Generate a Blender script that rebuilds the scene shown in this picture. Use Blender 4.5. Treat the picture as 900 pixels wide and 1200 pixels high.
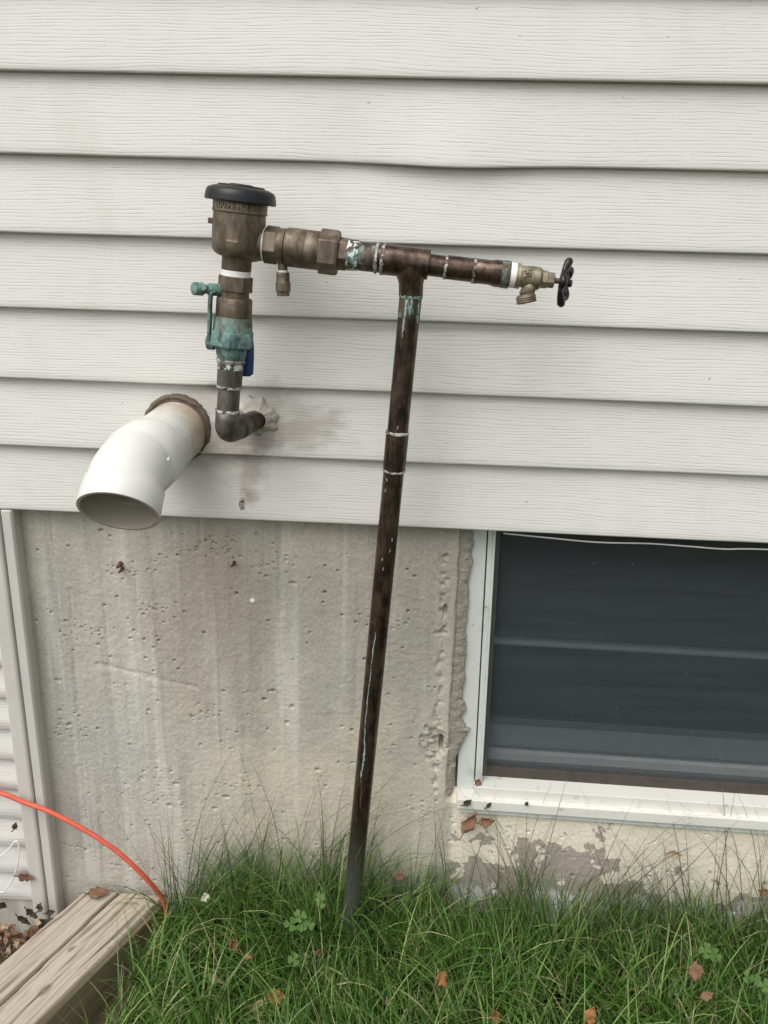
import bpy, math, random
import numpy as np
from mathutils import Vector, Matrix
random.seed(7)
rng = np.random.default_rng(7)
for o in list(bpy.data.objects): bpy.data.objects.remove(o)
scene = bpy.context.scene
COL = scene.collection

# ------------------------------------------------------------------ camera
YAW, PITCH, ROLL = -0.05474, -0.32130, 0.02768
CAM = Vector((0.0, -1.20972, 1.22654)); FPX = 1000.0          # focal length in pixels of a 900 x 1200 frame
FW = Vector((math.sin(YAW)*math.cos(PITCH), math.cos(YAW)*math.cos(PITCH), math.sin(PITCH)))
_r = Vector((math.cos(YAW), -math.sin(YAW), 0)); _u = _r.cross(FW)
RT = math.cos(ROLL)*_r + math.sin(ROLL)*_u; UP = -math.sin(ROLL)*_r + math.cos(ROLL)*_u
cd = bpy.data.cameras.new('camera'); cam = bpy.data.objects.new('camera', cd); COL.objects.link(cam)
cd.sensor_fit = 'VERTICAL'; cd.sensor_height = 36.0; cd.lens = 36.0*FPX/1200.0
cd.clip_start = 0.01; cd.clip_end = 500
cam.matrix_world = Matrix(((RT.x, UP.x, -FW.x, CAM.x), (RT.y, UP.y, -FW.y, CAM.y), (RT.z, UP.z, -FW.z, CAM.z), (0, 0, 0, 1)))
scene.camera = cam
scene.render.resolution_x, scene.render.resolution_y = 768, 1024

# ------------------------------------------------------------------ sky, sun, exposure
SUN_DIR = Vector((-0.42, -0.55, 1.05)).normalized()            # towards the sun, behind thin cloud
w = bpy.data.worlds.new('World'); scene.world = w; w.use_nodes = True
wn = w.node_tree; wn.nodes.clear()
sky = wn.nodes.new('ShaderNodeTexSky'); sky.sky_type = 'NISHITA'; sky.sun_disc = False
sky.sun_elevation = math.asin(SUN_DIR.z); sky.sun_rotation = math.atan2(SUN_DIR.x, SUN_DIR.y)
sky.air_density = 1.0; sky.dust_density = 3.0; sky.ozone_density = 1.0
hs = wn.nodes.new('ShaderNodeHueSaturation'); hs.inputs['Saturation'].default_value = 0.16
bg = wn.nodes.new('ShaderNodeBackground'); bg.inputs['Strength'].default_value = 0.13
wo = wn.nodes.new('ShaderNodeOutputWorld')
wn.links.new(sky.outputs[0], hs.inputs['Color']); wn.links.new(hs.outputs[0], bg.inputs[0]); wn.links.new(bg.outputs[0], wo.inputs[0])
sd = bpy.data.lights.new('sun', 'SUN'); sd.energy = 1.2; sd.angle = math.radians(50); sd.color = (1, .975, .93)
so = bpy.data.objects.new('sun', sd); COL.objects.link(so); so.location = (-2, -3, 5)
so.rotation_euler = SUN_DIR.to_track_quat('Z', 'Y').to_euler()
scene.view_settings.view_transform = 'Standard'; scene.view_settings.look = 'None'
scene.view_settings.gamma = 1; scene.view_settings.exposure = 0.76; scene.view_settings.use_curve_mapping = False
scene.render.engine = 'CYCLES'; scene.cycles.max_bounces = 6; scene.cycles.diffuse_bounces = 3; scene.cycles.glossy_bounces = 3; scene.cycles.transparent_max_bounces = 8

# ------------------------------------------------------------------ helpers
def at(px, py, Y):
    """point of the vertical plane y = Y that shows at pixel (px, py) of the photograph"""
    d = FW + RT*((px-450)/FPX) - UP*((py-600)/FPX)
    return CAM + d*((Y-CAM.y)/d.y)
def atz(px, py, Z):
    d = FW + RT*((px-450)/FPX) - UP*((py-600)/FPX)
    return CAM + d*((Z-CAM.z)/d.z)
def mm(P): return (P-CAM).dot(FW)/FPX                           # metres that one photo pixel spans at P

def link(name, me, m=None, parent=None, smooth=False):
    o = bpy.data.objects.new(name, me); COL.objects.link(o)
    if m is not None:
        me.materials.clear(); me.materials.append(m)
    if smooth is not None:
        me.polygons.foreach_set('use_smooth', [bool(smooth)]*len(me.polygons))
    if parent is not None:
        o.parent = parent
        base = parent.get('_base')
        if base is not None and parent.type == 'EMPTY': o.location = -Vector(base)
    return o
def mesh(name, vs, fs):
    me = bpy.data.meshes.new(name); me.from_pydata([tuple(v) for v in vs], [], fs); me.update(); return me
def np_mesh(name, V, F4):
    me = bpy.data.meshes.new(name); n, k = len(V), len(F4)
    me.vertices.add(n); me.vertices.foreach_set('co', np.asarray(V, np.float32).ravel())
    me.loops.add(k*4); me.loops.foreach_set('vertex_index', np.asarray(F4, np.int32).ravel())
    me.polygons.add(k); me.polygons.foreach_set('loop_start', np.arange(0, k*4, 4, dtype=np.int32))
    me.polygons.foreach_set('loop_total', np.full(k, 4, np.int32)); me.update(); me.validate(); return me
def tag(o, label, cat, group=None):
    o['label'] = label; o['category'] = cat
    if group: o['group'] = group
    return o
def empty(name, loc, label, cat, group=None):
    o = bpy.data.objects.new(name, None); COL.objects.link(o); o.location = loc; o['_base'] = tuple(loc)
    o.empty_display_size = .02
    return tag(o, label, cat, group)
def structure(o): o['kind'] = 'structure'; return o
def stuff(o, label=None, cat=None):
    o['kind'] = 'stuff'
    if label: tag(o, label, cat)
    return o
def bevel(o, w=.001, seg=2, ang=35):
    b = o.modifiers.new('bevel', 'BEVEL'); b.width = w; b.segments = seg; b.limit_method = 'ANGLE'; b.angle_limit = math.radians(ang)
    return o

def fbm2(x, y, seed, octaves=4, gain=.5):
    """smooth value noise in -1..1 on arrays"""
    r = np.random.default_rng(seed); tot = np.zeros(np.broadcast(x, y).shape); a = 1; s = 0; f = 1
    for k in range(octaves):
        g = r.uniform(-1, 1, (128, 128)); X = x*f+17.3*k; Y = y*f+5.1*k
        xi = np.floor(X).astype(int); yi = np.floor(Y).astype(int); fx = X-xi; fy = Y-yi
        fx = fx*fx*(3-2*fx); fy = fy*fy*(3-2*fy)
        A = g[xi % 128, yi % 128]; B = g[(xi+1) % 128, yi % 128]; C_ = g[xi % 128, (yi+1) % 128]; D = g[(xi+1) % 128, (yi+1) % 128]
        tot += a*((A*(1-fx)+B*fx)*(1-fy)+(C_*(1-fx)+D*fx)*fy); s += a; a *= gain; f *= 2
    return tot/s

def frame(d):
    d = d.normalized(); h = Vector((0, -1, 0)) if abs(d.y) < .9 else Vector((0, 0, 1))
    e1 = (h-d*h.dot(d)).normalized(); return d, e1, d.cross(e1)
def lathe(name, prof, m, parent, sides=40, smooth=True, phase=0.0, sharp=True):
    """prof: list of (point on axis, radius); the direction is from the first to the last axis point"""
    d, e1, e2 = frame(prof[-1][0]-prof[0][0]); vs = []; fs = []
    for P, r in prof:
        lump = .0007 if 'solder' in name else 0.0
        for k in range(sides):
            a = 2*math.pi*k/sides+phase; q_ = r+random.uniform(-lump, lump); vs.append(P+e1*(q_*math.cos(a))+e2*(q_*math.sin(a))+d*random.uniform(-lump, lump))
    for i in range(len(prof)-1):
        for k in range(sides):
            k2 = (k+1) % sides; fs.append((i*sides+k, i*sides+k2, (i+1)*sides+k2, (i+1)*sides+k))
    fs.append(tuple(range(sides-1, -1, -1))); n = (len(prof)-1)*sides; fs.append(tuple(range(n, n+sides)))
    o = link(name, mesh(name, vs, fs), m, parent, smooth)
    if smooth and sharp:
        for p in o.data.polygons[-2:]: p.use_smooth = False
        o.data.set_sharp_from_angle(angle=math.radians(38))
    return o
def tube(name, pts, radii, m, parent, sides=20, closed=True, smooth=True):
    if not hasattr(radii, '__len__'): radii = [radii]*len(pts)
    vs = []; fs = []; d, e1, e2 = frame(pts[1]-pts[0])
    for i, P in enumerate(pts):
        a = pts[max(i-1, 0)]; b = pts[min(i+1, len(pts)-1)]; t = (b-a).normalized()
        e1 = (e1-t*e1.dot(t)).normalized(); e2 = t.cross(e1)
        for k in range(sides):
            q = 2*math.pi*k/sides; vs.append(P+e1*(radii[i]*math.cos(q))+e2*(radii[i]*math.sin(q)))
    for i in range(len(pts)-1):
        for k in range(sides):
            k2 = (k+1) % sides; fs.append((i*sides+k, i*sides+k2, (i+1)*sides+k2, (i+1)*sides+k))
    if closed:
        fs.append(tuple(range(sides-1, -1, -1))); n = (len(pts)-1)*sides; fs.append(tuple(range(n, n+sides)))
    return link(name, mesh(name, vs, fs), m, parent, smooth)
def spline(pts, n=12):
    """Catmull-Rom through the points"""
    P = [pts[0]*2-pts[1]]+list(pts)+[pts[-1]*2-pts[-2]]; out = []
    for i in range(1, len(P)-2):
        for k in range(n):
            t = k/n; a, b, c, d = P[i-1], P[i], P[i+1], P[i+2]
            out.append(.5*((2*b)+(c-a)*t+(2*a-5*b+4*c-d)*t*t+(3*b-a-3*c+d)*t**3))
    out.append(pts[-1]); return out
def box(name, x0, x1, y0, y1, z0, z1, m, parent, bw=.0008):
    vs = [(x, y, z) for x in (x0, x1) for y in (y0, y1) for z in (z0, z1)]
    fs = [(0, 1, 3, 2), (4, 6, 7, 5), (0, 4, 5, 1), (2, 3, 7, 6), (0, 2, 6, 4), (1, 5, 7, 3)]
    o = link(name, mesh(name, vs, fs), m, parent)
    if bw: bevel(o, bw)
    return o

# ------------------------------------------------------------------ materials
class N:
    def __init__(s, name, rough=.6, metal=0, spec=.5):
        s.m = bpy.data.materials.new(name); s.m.use_nodes = True; s.t = s.m.node_tree; s.t.nodes.clear()
        s.out = s.t.nodes.new('ShaderNodeOutputMaterial'); s.b = s.t.nodes.new('ShaderNodeBsdfPrincipled')
        s.t.links.new(s.b.outputs[0], s.out.inputs[0])
        s.b.inputs['Roughness'].default_value = rough; s.b.inputs['Metallic'].default_value = metal
        s.b.inputs['Specular IOR Level'].default_value = spec
        s._pos = None
    def put(s, sock, v):
        if isinstance(v, bpy.types.NodeSocket): s.t.links.new(v, sock)
        elif isinstance(v, (tuple, list)):
            sock.default_value = tuple(v)+((1,) if len(v) == 3 and len(sock.default_value) == 4 else ())
        else: sock.default_value = v
    def node(s, kind, **kw):
        n = s.t.nodes.new(kind)
        for k, v in kw.items(): setattr(n, k, v)
        return n
    def pos(s):
        if s._pos is None: s._pos = s.node('ShaderNodeNewGeometry').outputs['Position']
        return s._pos
    def obj(s): return s.node('ShaderNodeTexCoord').outputs['Object']
    def rand(s): return s.node('ShaderNodeObjectInfo').outputs['Random']
    def mapv(s, v, scale=(1, 1, 1), loc=(0, 0, 0), rot=(0, 0, 0)):
        n = s.node('ShaderNodeMapping'); s.put(n.inputs[0], v); n.inputs['Scale'].default_value = scale
        s.put(n.inputs['Location'], loc) if not isinstance(loc, tuple) else None
        if isinstance(loc, tuple): n.inputs['Location'].default_value = loc
        n.inputs['Rotation'].default_value = rot; return n.outputs[0]
    def noise(s, v, scale, detail=4, rough=.55, dist=0):
        n = s.node('ShaderNodeTexNoise'); s.put(n.inputs['Vector'], v); n.inputs['Scale'].default_value = scale
        n.inputs['Detail'].default_value = detail; n.inputs['Roughness'].default_value = rough; n.inputs['Distortion'].default_value = dist
        return n.outputs[0]
    def voro(s, v, scale, feature='F1'):
        n = s.node('ShaderNodeTexVoronoi', feature=feature); s.put(n.inputs['Vector'], v); n.inputs['Scale'].default_value = scale
        return n.outputs['Distance']
    def ramp(s, f, stops):
        n = s.node('ShaderNodeValToRGB'); s.put(n.inputs[0], f); e = n.color_ramp.elements
        while len(e) < len(stops): e.new(.5)
        for k, (p, c) in enumerate(stops):
            e[k].position = p; e[k].color = (c, c, c, 1) if not hasattr(c, '__len__') else tuple(c)+(1,)
        return n.outputs[0]
    def mix(s, f, a, b, mode='MIX'):
        n = s.node('ShaderNodeMix', data_type='RGBA', blend_type=mode); s.put(n.inputs[0], f); s.put(n.inputs[6], a); s.put(n.inputs[7], b)
        return n.outputs[2]
    def math(s, op, a, b=0.0, c=None):
        n = s.node('ShaderNodeMath', operation=op); s.put(n.inputs[0], a); s.put(n.inputs[1], b)
        if c is not None: s.put(n.inputs[2], c)
        return n.outputs[0]
    def sep(s, v):
        n = s.node('ShaderNodeSeparateXYZ'); s.put(n.inputs[0], v); return n.outputs
    def comb(s, x, y, z):
        n = s.node('ShaderNodeCombineXYZ'); s.put(n.inputs[0], x); s.put(n.inputs[1], y); s.put(n.inputs[2], z); return n.outputs[0]
    def smooth(s, v, lo, hi, a=0.0, b=1.0):
        n = s.node('ShaderNodeMapRange', interpolation_type='SMOOTHSTEP'); s.put(n.inputs[0], v)
        for i, q in enumerate((lo, hi, a, b)): n.inputs[1+i].default_value = q
        return n.outputs[0]
    def spot(s, c, r, squash=(1, 1, 1), soft=1.0, wob=None):
        """1 inside radius r round c falling to 0"""
        v = s.mapv(s.pos(), squash, tuple(-a*b for a, b in zip(c, squash)))
        n = s.node('ShaderNodeVectorMath', operation='LENGTH'); s.put(n.inputs[0], v); d = n.outputs['Value']
        if wob is not None: d = s.math('ADD', d, s.math('MULTIPLY', s.math('SUBTRACT', wob, .5), r*1.6))
        return s.smooth(d, r*(1-soft), r, 1.0, 0.0)
    def color(s, c): s.put(s.b.inputs['Base Color'], c)
    def rough(s, c): s.put(s.b.inputs['Roughness'], c)
    def metal(s, c): s.put(s.b.inputs['Metallic'], c)
    def bump(s, h, dist=.001, strength=1.0):
        n = s.node('ShaderNodeBump'); n.inputs['Strength'].default_value = strength; n.inputs['Distance'].default_value = dist
        s.put(n.inputs['Height'], h); s.put(s.b.inputs['Normal'], n.outputs[0])

STUB = at(303, 492, 0.0); PVC0 = at(207, 505, 0.0)
def siding_material(name, stains):
    n = N(name, .5, spec=.35); p = n.pos(); r = n.rand()
    off = n.comb(n.math('MULTIPLY', r, 37.0), 0.0, n.math('MULTIPLY', r, 13.0))
    va = n.node('ShaderNodeVectorMath', operation='ADD'); n.put(va.inputs[0], p); n.put(va.inputs[1], off); q = va.outputs[0]
    x, y, z = n.sep(q)
    warp = n.noise(n.mapv(q, (2.0, 0, 11)), 1.0, 2, .5); warp2 = n.noise(n.mapv(q, (14, 0, 60)), 1.0, 2, .5)
    ph = n.math('ADD', n.math('ADD', n.math('MULTIPLY', z, 1420.0), n.math('MULTIPLY', warp, 46.0)), n.math('MULTIPLY', warp2, 7.0))
    sn = n.math('SINE', ph); brk = n.noise(n.mapv(q, (18, 0, 190)), 1.0, 2, .6)
    line = n.math('MULTIPLY', n.smooth(sn, .45, 1.0), n.smooth(brk, .40, .62))
    h = n.math('ADD', n.math('MULTIPLY', line, -1.0), n.math('MULTIPLY', sn, -.12))
    tone = n.noise(p, 5.0, 3, .6)
    c = n.mix(tone, (.565, .556, .520), (.63, .62, .585))
    c = n.mix(n.math('MULTIPLY', line, .34), c, (.36, .35, .31), 'MIX')
    dirt = n.noise(n.mapv(p, (1, 1, 1)), 80, 3, .6)
    c = n.mix(n.math('MULTIPLY', n.smooth(dirt, .74, .77), .75), c, (.09, .08, .065))
    grime = n.smooth(n.noise(n.mapv(p, (9, 1, 3.5)), 1.0, 5, .6), .52, .78)
    c = n.mix(n.math('MULTIPLY', grime, .22), c, (.36, .33, .27))
    if stains:
        wob = n.noise(p, 40, 4, .65); wob2 = n.noise(n.mapv(p, (25, 25, 60)), 1.0, 4, .6)
        def st(cx, cz, r, sq, col, amt, wb, soft=.9):
            nonlocal c
            f = n.spot((cx, .0, cz), r, (sq[0], 0.0, sq[1]), soft, wb)
            c = n.mix(n.math('MULTIPLY', f, amt*.78), c, tuple(.8*v+.05 for v in col))
        S, V = STUB, PVC0
        st(S.x+.05, S.z-.012, .085, (.8, 1.7), (.27, .22, .16), .75, wob2)
        st(S.x-.02, S.z-.03, .06, (.7, 1.9), (.16, .12, .09), .7, wob)
        st(S.x+.02, S.z+.025, .05, (1, 1), (.30, .25, .19), .6, wob)
        st(S.x-.015, S.z-.075, .055, (1.6, .8), (.22, .16, .11), .75, wob)
        st(S.x-.02, S.z-.115, .022, (1.2, 1), (.20, .12, .08), .8, wob)
        st(V.x+.05, V.z+.045, .05, (.8, 1.2), (.33, .27, .21), .5, wob2)
        st(V.x+.06, V.z-.02, .07, (1.2, .9), (.30, .25, .20), .6, wob2)
        st(S.x-.055, S.z+.045, .02, (.6, 1.7), (.05, .045, .035), .8, wob)
    n.color(c); n.bump(h, .0005, .38); n.rough(n.math('ADD', .42, n.math('MULTIPLY', tone, .2)))
    return n.m
M_SIDING = siding_material('vinyl_siding', True)
M_SKIRT = siding_material('vinyl_siding_clean', False)
def simple(name, col, rough=.5, metal=0, var=.25, scale=60, bump=.0, spec=.5):
    n = N(name, rough, metal, spec); f = n.noise(n.pos(), scale, 5, .6)
    a = tuple(v*(1-var) for v in col); b = tuple(min(1, v*(1+var)) for v in col)
    n.color(n.mix(f, a, b))
    if bump: n.bump(n.noise(n.pos(), scale*3, 4, .6), bump)
    return n.m
M_TRIM = simple('vinyl_trim', (.50, .485, .445), .45, var=.12, scale=14)
n = N('window_vinyl', .45); p = n.pos(); f = n.noise(n.mapv(p, (20, 20, 5)), 1.0, 4, .6); sp = n.noise(p, 90, 3, .6)
c = n.mix(f, (.50, .525, .50), (.62, .64, .60)); c = n.mix(n.math('MULTIPLY', n.smooth(sp, .67, .74), .8), c, (.15, .14, .11))
c = n.mix(n.math('MULTIPLY', n.smooth(n.noise(p, 24, 5, .65), .52, .75), .45), c, (.33, .33, .27)); n.color(c); M_WVINYL = n.m
n = N('sill_vinyl', .45); p = n.pos(); f = n.noise(n.mapv(p, (8, 20, 40)), 1.0, 4, .6)
c = n.mix(f, (.57, .555, .505), (.68, .665, .61)); c = n.mix(n.math('MULTIPLY', n.smooth(n.noise(p, 70, 4, .6), .6, .76), .6), c, (.30, .25, .18)); n.color(c); M_SILL = n.m

# concrete: grey with brown and pale streaks, cream flaking coat low down by the window
n = N('cast_concrete', .92, spec=.2); p = n.pos(); x, y, z = n.sep(p)
big = n.noise(n.mapv(p, (5.5, 1, 1.6)), 1.0, 4, .55); mid = n.noise(n.mapv(p, (16, 1, 5)), 1.0, 5, .6); fine = n.noise(p, 240, 4, .65)
stre = n.noise(n.mapv(p, (34, 1, 1.1)), 1.0, 4, .6)
c = n.mix(n.smooth(big, .33, .66), (.25, .24, .21), (.36, .33, .27))
c = n.mix(n.math('MULTIPLY', n.smooth(mid, .45, .72), .55), c, (.43, .40, .33))
c = n.mix(n.math('MULTIPLY', n.smooth(stre, .50, .68), .62), c, (.20, .185, .155))
c = n.mix(n.math('MULTIPLY', n.smooth(n.noise(n.mapv(p, (30, 1, 1.3), (4, 0, 9)), 1.0, 4, .6), .51, .68), .68), c, (.49, .475, .42))
wobc = n.noise(p, 9, 4, .6)
def cs(cx, cz, r, sq, col, amt):
    global c
    c = n.mix(n.math('MULTIPLY', n.spot((cx, 0, cz), r, (sq[0], 0, sq[1]), 1.0, wobc), amt), c, col)
cs(-.36, .62, .21, (1.5, .8), (.26, .21, .155), .55)              # rusty run below the vent
cs(-.02, .72, .26, (.55, 1.5), (.24, .20, .15), .45)
cs(-.15, .26, .32, (.8, .95), (.50, .44, .325), .68)              # warm pale band near the lawn
cs(-.54, .34, .21, (1.2, .8), (.30, .29, .265), .6)               # cool grey lower left
cs(.02, .35, .13, (1.3, .6), (.47, .43, .34), .55)
eff = n.math('MULTIPLY', n.smooth(n.noise(p, 85, 5, .7), .58, .68), n.spot((-.53, 0, .33), .16, (1.1, 0, .8), 1.0))
c = n.mix(n.math('MULTIPLY', eff, .7), c, (.62, .62, .58))
coat = n.math('MULTIPLY', n.smooth(x, .058, .070), n.smooth(z, .34, .30))   # cream coat under the window
flake = n.noise(p, 26, 5, .6); flz = n.math('ADD', flake, n.math('ADD', n.math('MULTIPLY', n.math('SUBTRACT', z, .19), 2.3), n.math('ADD', n.smooth(x, .33, .43, 0.0, .17), n.smooth(x, .12, .08, 0.0, .10))))
creamc = n.mix(n.noise(p, 30, 4, .6), (.58, .50, .38), (.68, .62, .50))
creamc = n.mix(n.smooth(flz, .53, .515), creamc, (.27, .235, .19))
creamc = n.mix(n.math('MULTIPLY', n.smooth(z, .135, .120), n.smooth(n.noise(n.mapv(p, (40, 1, 14)), 1.0, 4, .6), .45, .52)), creamc, (.50, .50, .45))
c = n.mix(coat, c, creamc)
c = n.mix(n.math('MULTIPLY', n.smooth(n.noise(p, 150, 3, .6), .69, .76), .6), c, (.10, .09, .07))
c = n.mix(1.0, c, (1.19, 1.22, 1.25), 'MULTIPLY')
c = n.mix(.18, c, n.mix(n.smooth(fine, .3, .7), (.12, .11, .09), (.56, .52, .44)))
n.color(c); n.bump(n.math('ADD', fine, n.math('MULTIPLY', n.noise(p, 700, 2, .5), .5)), .0008, .5); M_CONC = n.m
M_MORTAR = simple('mortar', (.315, .285, .235), .95, var=.4, scale=110, bump=.003, spec=.2)
M_STONE = simple('exposed_aggregate', (.36, .35, .315), .9, var=.4, scale=130, bump=.001, spec=.2)

def metal_mat(name, dark, light, verd=0.0, rough=.42, metallic=.75, white=0.0, foot=False):
    n = N(name, rough, metallic, .5); p = n.pos()
    f = n.noise(n.mapv(p, (1, 1, .45)), 75, 4, .65); g = n.noise(p, 170, 3, .6)
    c = n.mix(n.smooth(f, .32, .70), dark, light)
    c = n.mix(n.math('MULTIPLY', n.smooth(g, .55, .8), .5), c, tuple(v*.45 for v in dark))
    if foot: c = n.mix(n.smooth(n.math('ADD', n.sep(p)[2], n.math('MULTIPLY', n.math('SUBTRACT', f, .5), .22)), .34, .14), c, n.mix(g, (.17, .165, .155), (.30, .295, .28)))
    met = metallic; ro = n.math('ADD', rough-.1, n.math('MULTIPLY', g, .3))
    if verd > 0:
        h = n.noise(n.mapv(p, (1, 1, .7)), 85, 5, .65); k = n.smooth(h, .64-.42*verd, .84-.42*verd)
        c = n.mix(n.math('MULTIPLY', k, .9), c, n.mix(n.noise(p, 200, 3, .5), (.060, .155, .135), (.23, .35, .31)))
        met = n.math('MULTIPLY', n.math('SUBTRACT', 1.0, k), metallic); ro = n.math('MAXIMUM', ro, n.math('MULTIPLY', k, .85))
    if white > 0:
        h = n.noise(p, 120, 5, .7); k = n.smooth(h, .74-.4*white, .79-.4*white)
        c = n.mix(n.math('MULTIPLY', k, .9), c, (.58, .62, .58)); met = n.math('MULTIPLY', n.math('SUBTRACT', 1.0, k), met)
    n.color(c); n.metal(met); n.rough(ro); n.bump(g, .0006, .5); return n.m
BR0, BR1 = (.088, .067, .047), (.205, .165, .12)
CU0, CU1 = (.036, .025, .020), (.130, .090, .068)
M_BRASS = metal_mat('aged_brass', BR0, BR1, 0, .48, .6)
M_BRASS_LT = metal_mat('aged_brass_light', (.15, .128, .085), (.33, .285, .20), 0, .46, .6)
M_BRASS_V = metal_mat('brass_verdigris', (.10, .10, .08), (.2, .19, .16), .62, .6, .5)
M_VERD = metal_mat('verdigris_brass', (.05, .085, .078), (.10, .165, .15), .62, .7, .3)
M_COPPER = metal_mat('brown_copper', CU0, CU1, 0, .28, .8)
M_STAND = metal_mat('standpipe_copper', CU0, CU1, 0, .29, .8, 0, True)
M_COPPER_V = metal_mat('copper_verdigris', CU0, CU1, .42, .5, .6)
M_COPPER_W = metal_mat('copper_corroded_white', CU0, (.09, .06, .05), .40, .5, .6, .62)
M_COPPER_G = metal_mat('grey_copper', (.07, .06, .055), (.16, .14, .125), .12, .5, .6, .12)
n = N('solder', .6, .3); p = n.pos(); c = n.mix(n.noise(p, 200, 3, .6), (.26, .255, .23), (.52, .51, .47))
c = n.mix(n.smooth(n.noise(p, 130, 4, .7), .50, .58), c, (.06, .045, .038)); n.color(c); n.bump(n.noise(p, 250, 3, .6), .0015); M_SOLDER = n.m
M_TAPE = simple('thread_tape', (.72, .71, .67), .6, 0, .15, 200, .0006)
n = N('verdigris_crust', .85); p = n.pos(); c = n.mix(n.noise(p, 160, 3, .6), (.13, .23, .205), (.33, .43, .39))
c = n.mix(n.smooth(n.noise(p, 190, 4, .7), .53, .60), c, (.06, .05, .042)); n.color(c); n.bump(n.noise(p, 250, 3, .6), .001); M_VDRIP = n.m
M_BLACK = simple('black_plastic', (.007, .0075, .008), .40, 0, .3, 40, spec=.35)
M_BLACKP = simple('black_paint', (.006, .006, .0065), .34, 0, .4, 90, .0005, .4)
M_BLUE = simple('blue_vinyl_grip', (.012, .035, .13), .45, 0, .25, 60)
n = N('pvc_plastic', .27); p = n.pos(); f = n.noise(p, 18, 4, .6); c = n.mix(f, (.56, .558, .52), (.64, .638, .60))
wob = n.noise(p, 30, 4, .6)
c = n.mix(n.math('MULTIPLY', n.spot((PVC0.x+.030, -.01, PVC0.z+.0), .085, (1, .9, .75), 1.0, wob), .8), c, (.40, .27, .16))   # tan scorch by the wall
c = n.mix(n.math('MULTIPLY', n.smooth(n.noise(p, 130, 3, .6), .70, .75), .5), c, (.3, .27, .22)); n.color(c)
n.b.inputs['Subsurface Weight'].default_value = .0; M_PVC = n.m
M_PVCIN = simple('pvc_bore', (.36, .33, .275), .6, 0, .2, 25)
M_RING = simple('brown_sealant', (.115, .085, .062), .9, 0, .5, 60, .0015)
n = N('sealant', .85); p = n.pos(); c = n.mix(n.noise(p, 60, 4, .6), (.24, .22, .18), (.48, .455, .39))
c = n.mix(n.smooth(n.noise(p, 95, 5, .75), .56, .64), c, (.03, .03, .025)); n.color(c); n.bump(n.noise(p, 150, 4, .6), .002); M_CAULK = n.m
M_RUST = simple('rust', (.10, .045, .02), .9, 0, .5, 120, .001)
M_CORD = simple('orange_cord', (.58, .10, .058), .45, 0, .3, 70)
M_WIRE = simple('white_wire', (.66, .65, .62), .4, 0, .1, 40)
M_SCREENF = simple('screen_frame', (.085, .088, .085), .5, .2, .3, 60)
M_TRACK = simple('dirty_track', (.050, .043, .035), .85, 0, .5, 60)
M_SASH = simple('inner_sash', (.40, .41, .40), .55, 0, .15, 30)
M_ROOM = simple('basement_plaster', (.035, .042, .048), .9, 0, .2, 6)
M_LEDGE = simple('inner_ledge', (.80, .81, .80), .8, 0, .15, 20)
n = N('glass', .03); n.color((.9, .95, .95)); n.b.inputs['Transmission Weight'].default_value = 1.0; n.b.inputs['IOR'].default_value = 1.45
# thin architectural pane: lets light straight through, reflects by angle
tr = n.node('ShaderNodeBsdfTransparent'); gl = n.node('ShaderNodeBsdfGlossy'); gl.inputs['Roughness'].default_value = .02
tr.inputs[0].default_value = (.92, .95, .95, 1); fr = n.node('ShaderNodeFresnel'); fr.inputs[0].default_value = 1.5
mx = n.node('ShaderNodeMixShader'); n.t.links.new(fr.outputs[0], mx.inputs[0]); n.t.links.new(tr.outputs[0], mx.inputs[1]); n.t.links.new(gl.outputs[0], mx.inputs[2])
n.t.links.new(mx.outputs[0], n.out.inputs[0]); M_GLASS = n.m
n = N('insect_mesh', .6); p = n.pos(); f = n.noise(n.mapv(p, (3, 1, 60)), 1.0, 4, .6)
sp = n.smooth(n.noise(p, 190, 2, .5), .785, .81)
n.color(n.mix(sp, n.mix(f, (.048, .060, .067), (.085, .101, .108)), (.45, .44, .40)))
tr = n.node('ShaderNodeBsdfTransparent'); mx = n.node('ShaderNodeMixShader'); n.put(mx.inputs[0], n.math('MAXIMUM', sp, n.math('ADD', .21, n.math('MULTIPLY', f, .16))))
n.t.links.new(tr.outputs[0], mx.inputs[1]); n.t.links.new(n.b.outputs[0], mx.inputs[2]); n.t.links.new(mx.outputs[0], n.out.inputs[0]); M_MESH = n.m

# weathered timber (grain runs along local x)
n = N('weathered_timber', .85, spec=.25); q = n.obj(); x, y, z = n.sep(q)
wv = n.noise(n.mapv(q, (2.2, 9, 9)), 1.0, 3, .5)
gr = n.noise(n.comb(n.math('MULTIPLY', x, 5.0), n.math('ADD', n.math('MULTIPLY', y, 130.0), n.math('MULTIPLY', wv, 7.0)), n.math('MULTIPLY', z, 130.0)), 1.0, 4, .6)
gr2 = n.noise(n.comb(n.math('MULTIPLY', x, 16.0), n.math('MULTIPLY', y, 420.0), n.math('MULTIPLY', z, 420.0)), 1.0, 3, .6)
c = n.mix(n.noise(n.mapv(q, (3, 12, 12)), 1.0, 4, .6), (.31, .265, .205), (.46, .405, .33))
c = n.mix(n.smooth(gr, .50, .32), c, (.15, .115, .08)); c = n.mix(n.math('MULTIPLY', n.smooth(gr2, .5, .75), .35), c, (.56, .50, .41))
c = n.mix(n.math('MULTIPLY', n.smooth(n.noise(q, 40, 4, .6), .6, .75), .5), c, (.16, .12, .085))
c = n.mix(n.math('MULTIPLY', n.smooth(y, .064, .072), .75), c, n.mix(n.noise(q, 30, 4, .6), (.15, .115, .05), (.23, .18, .09)))  # darker olive brown on the side towards the lawn
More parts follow.
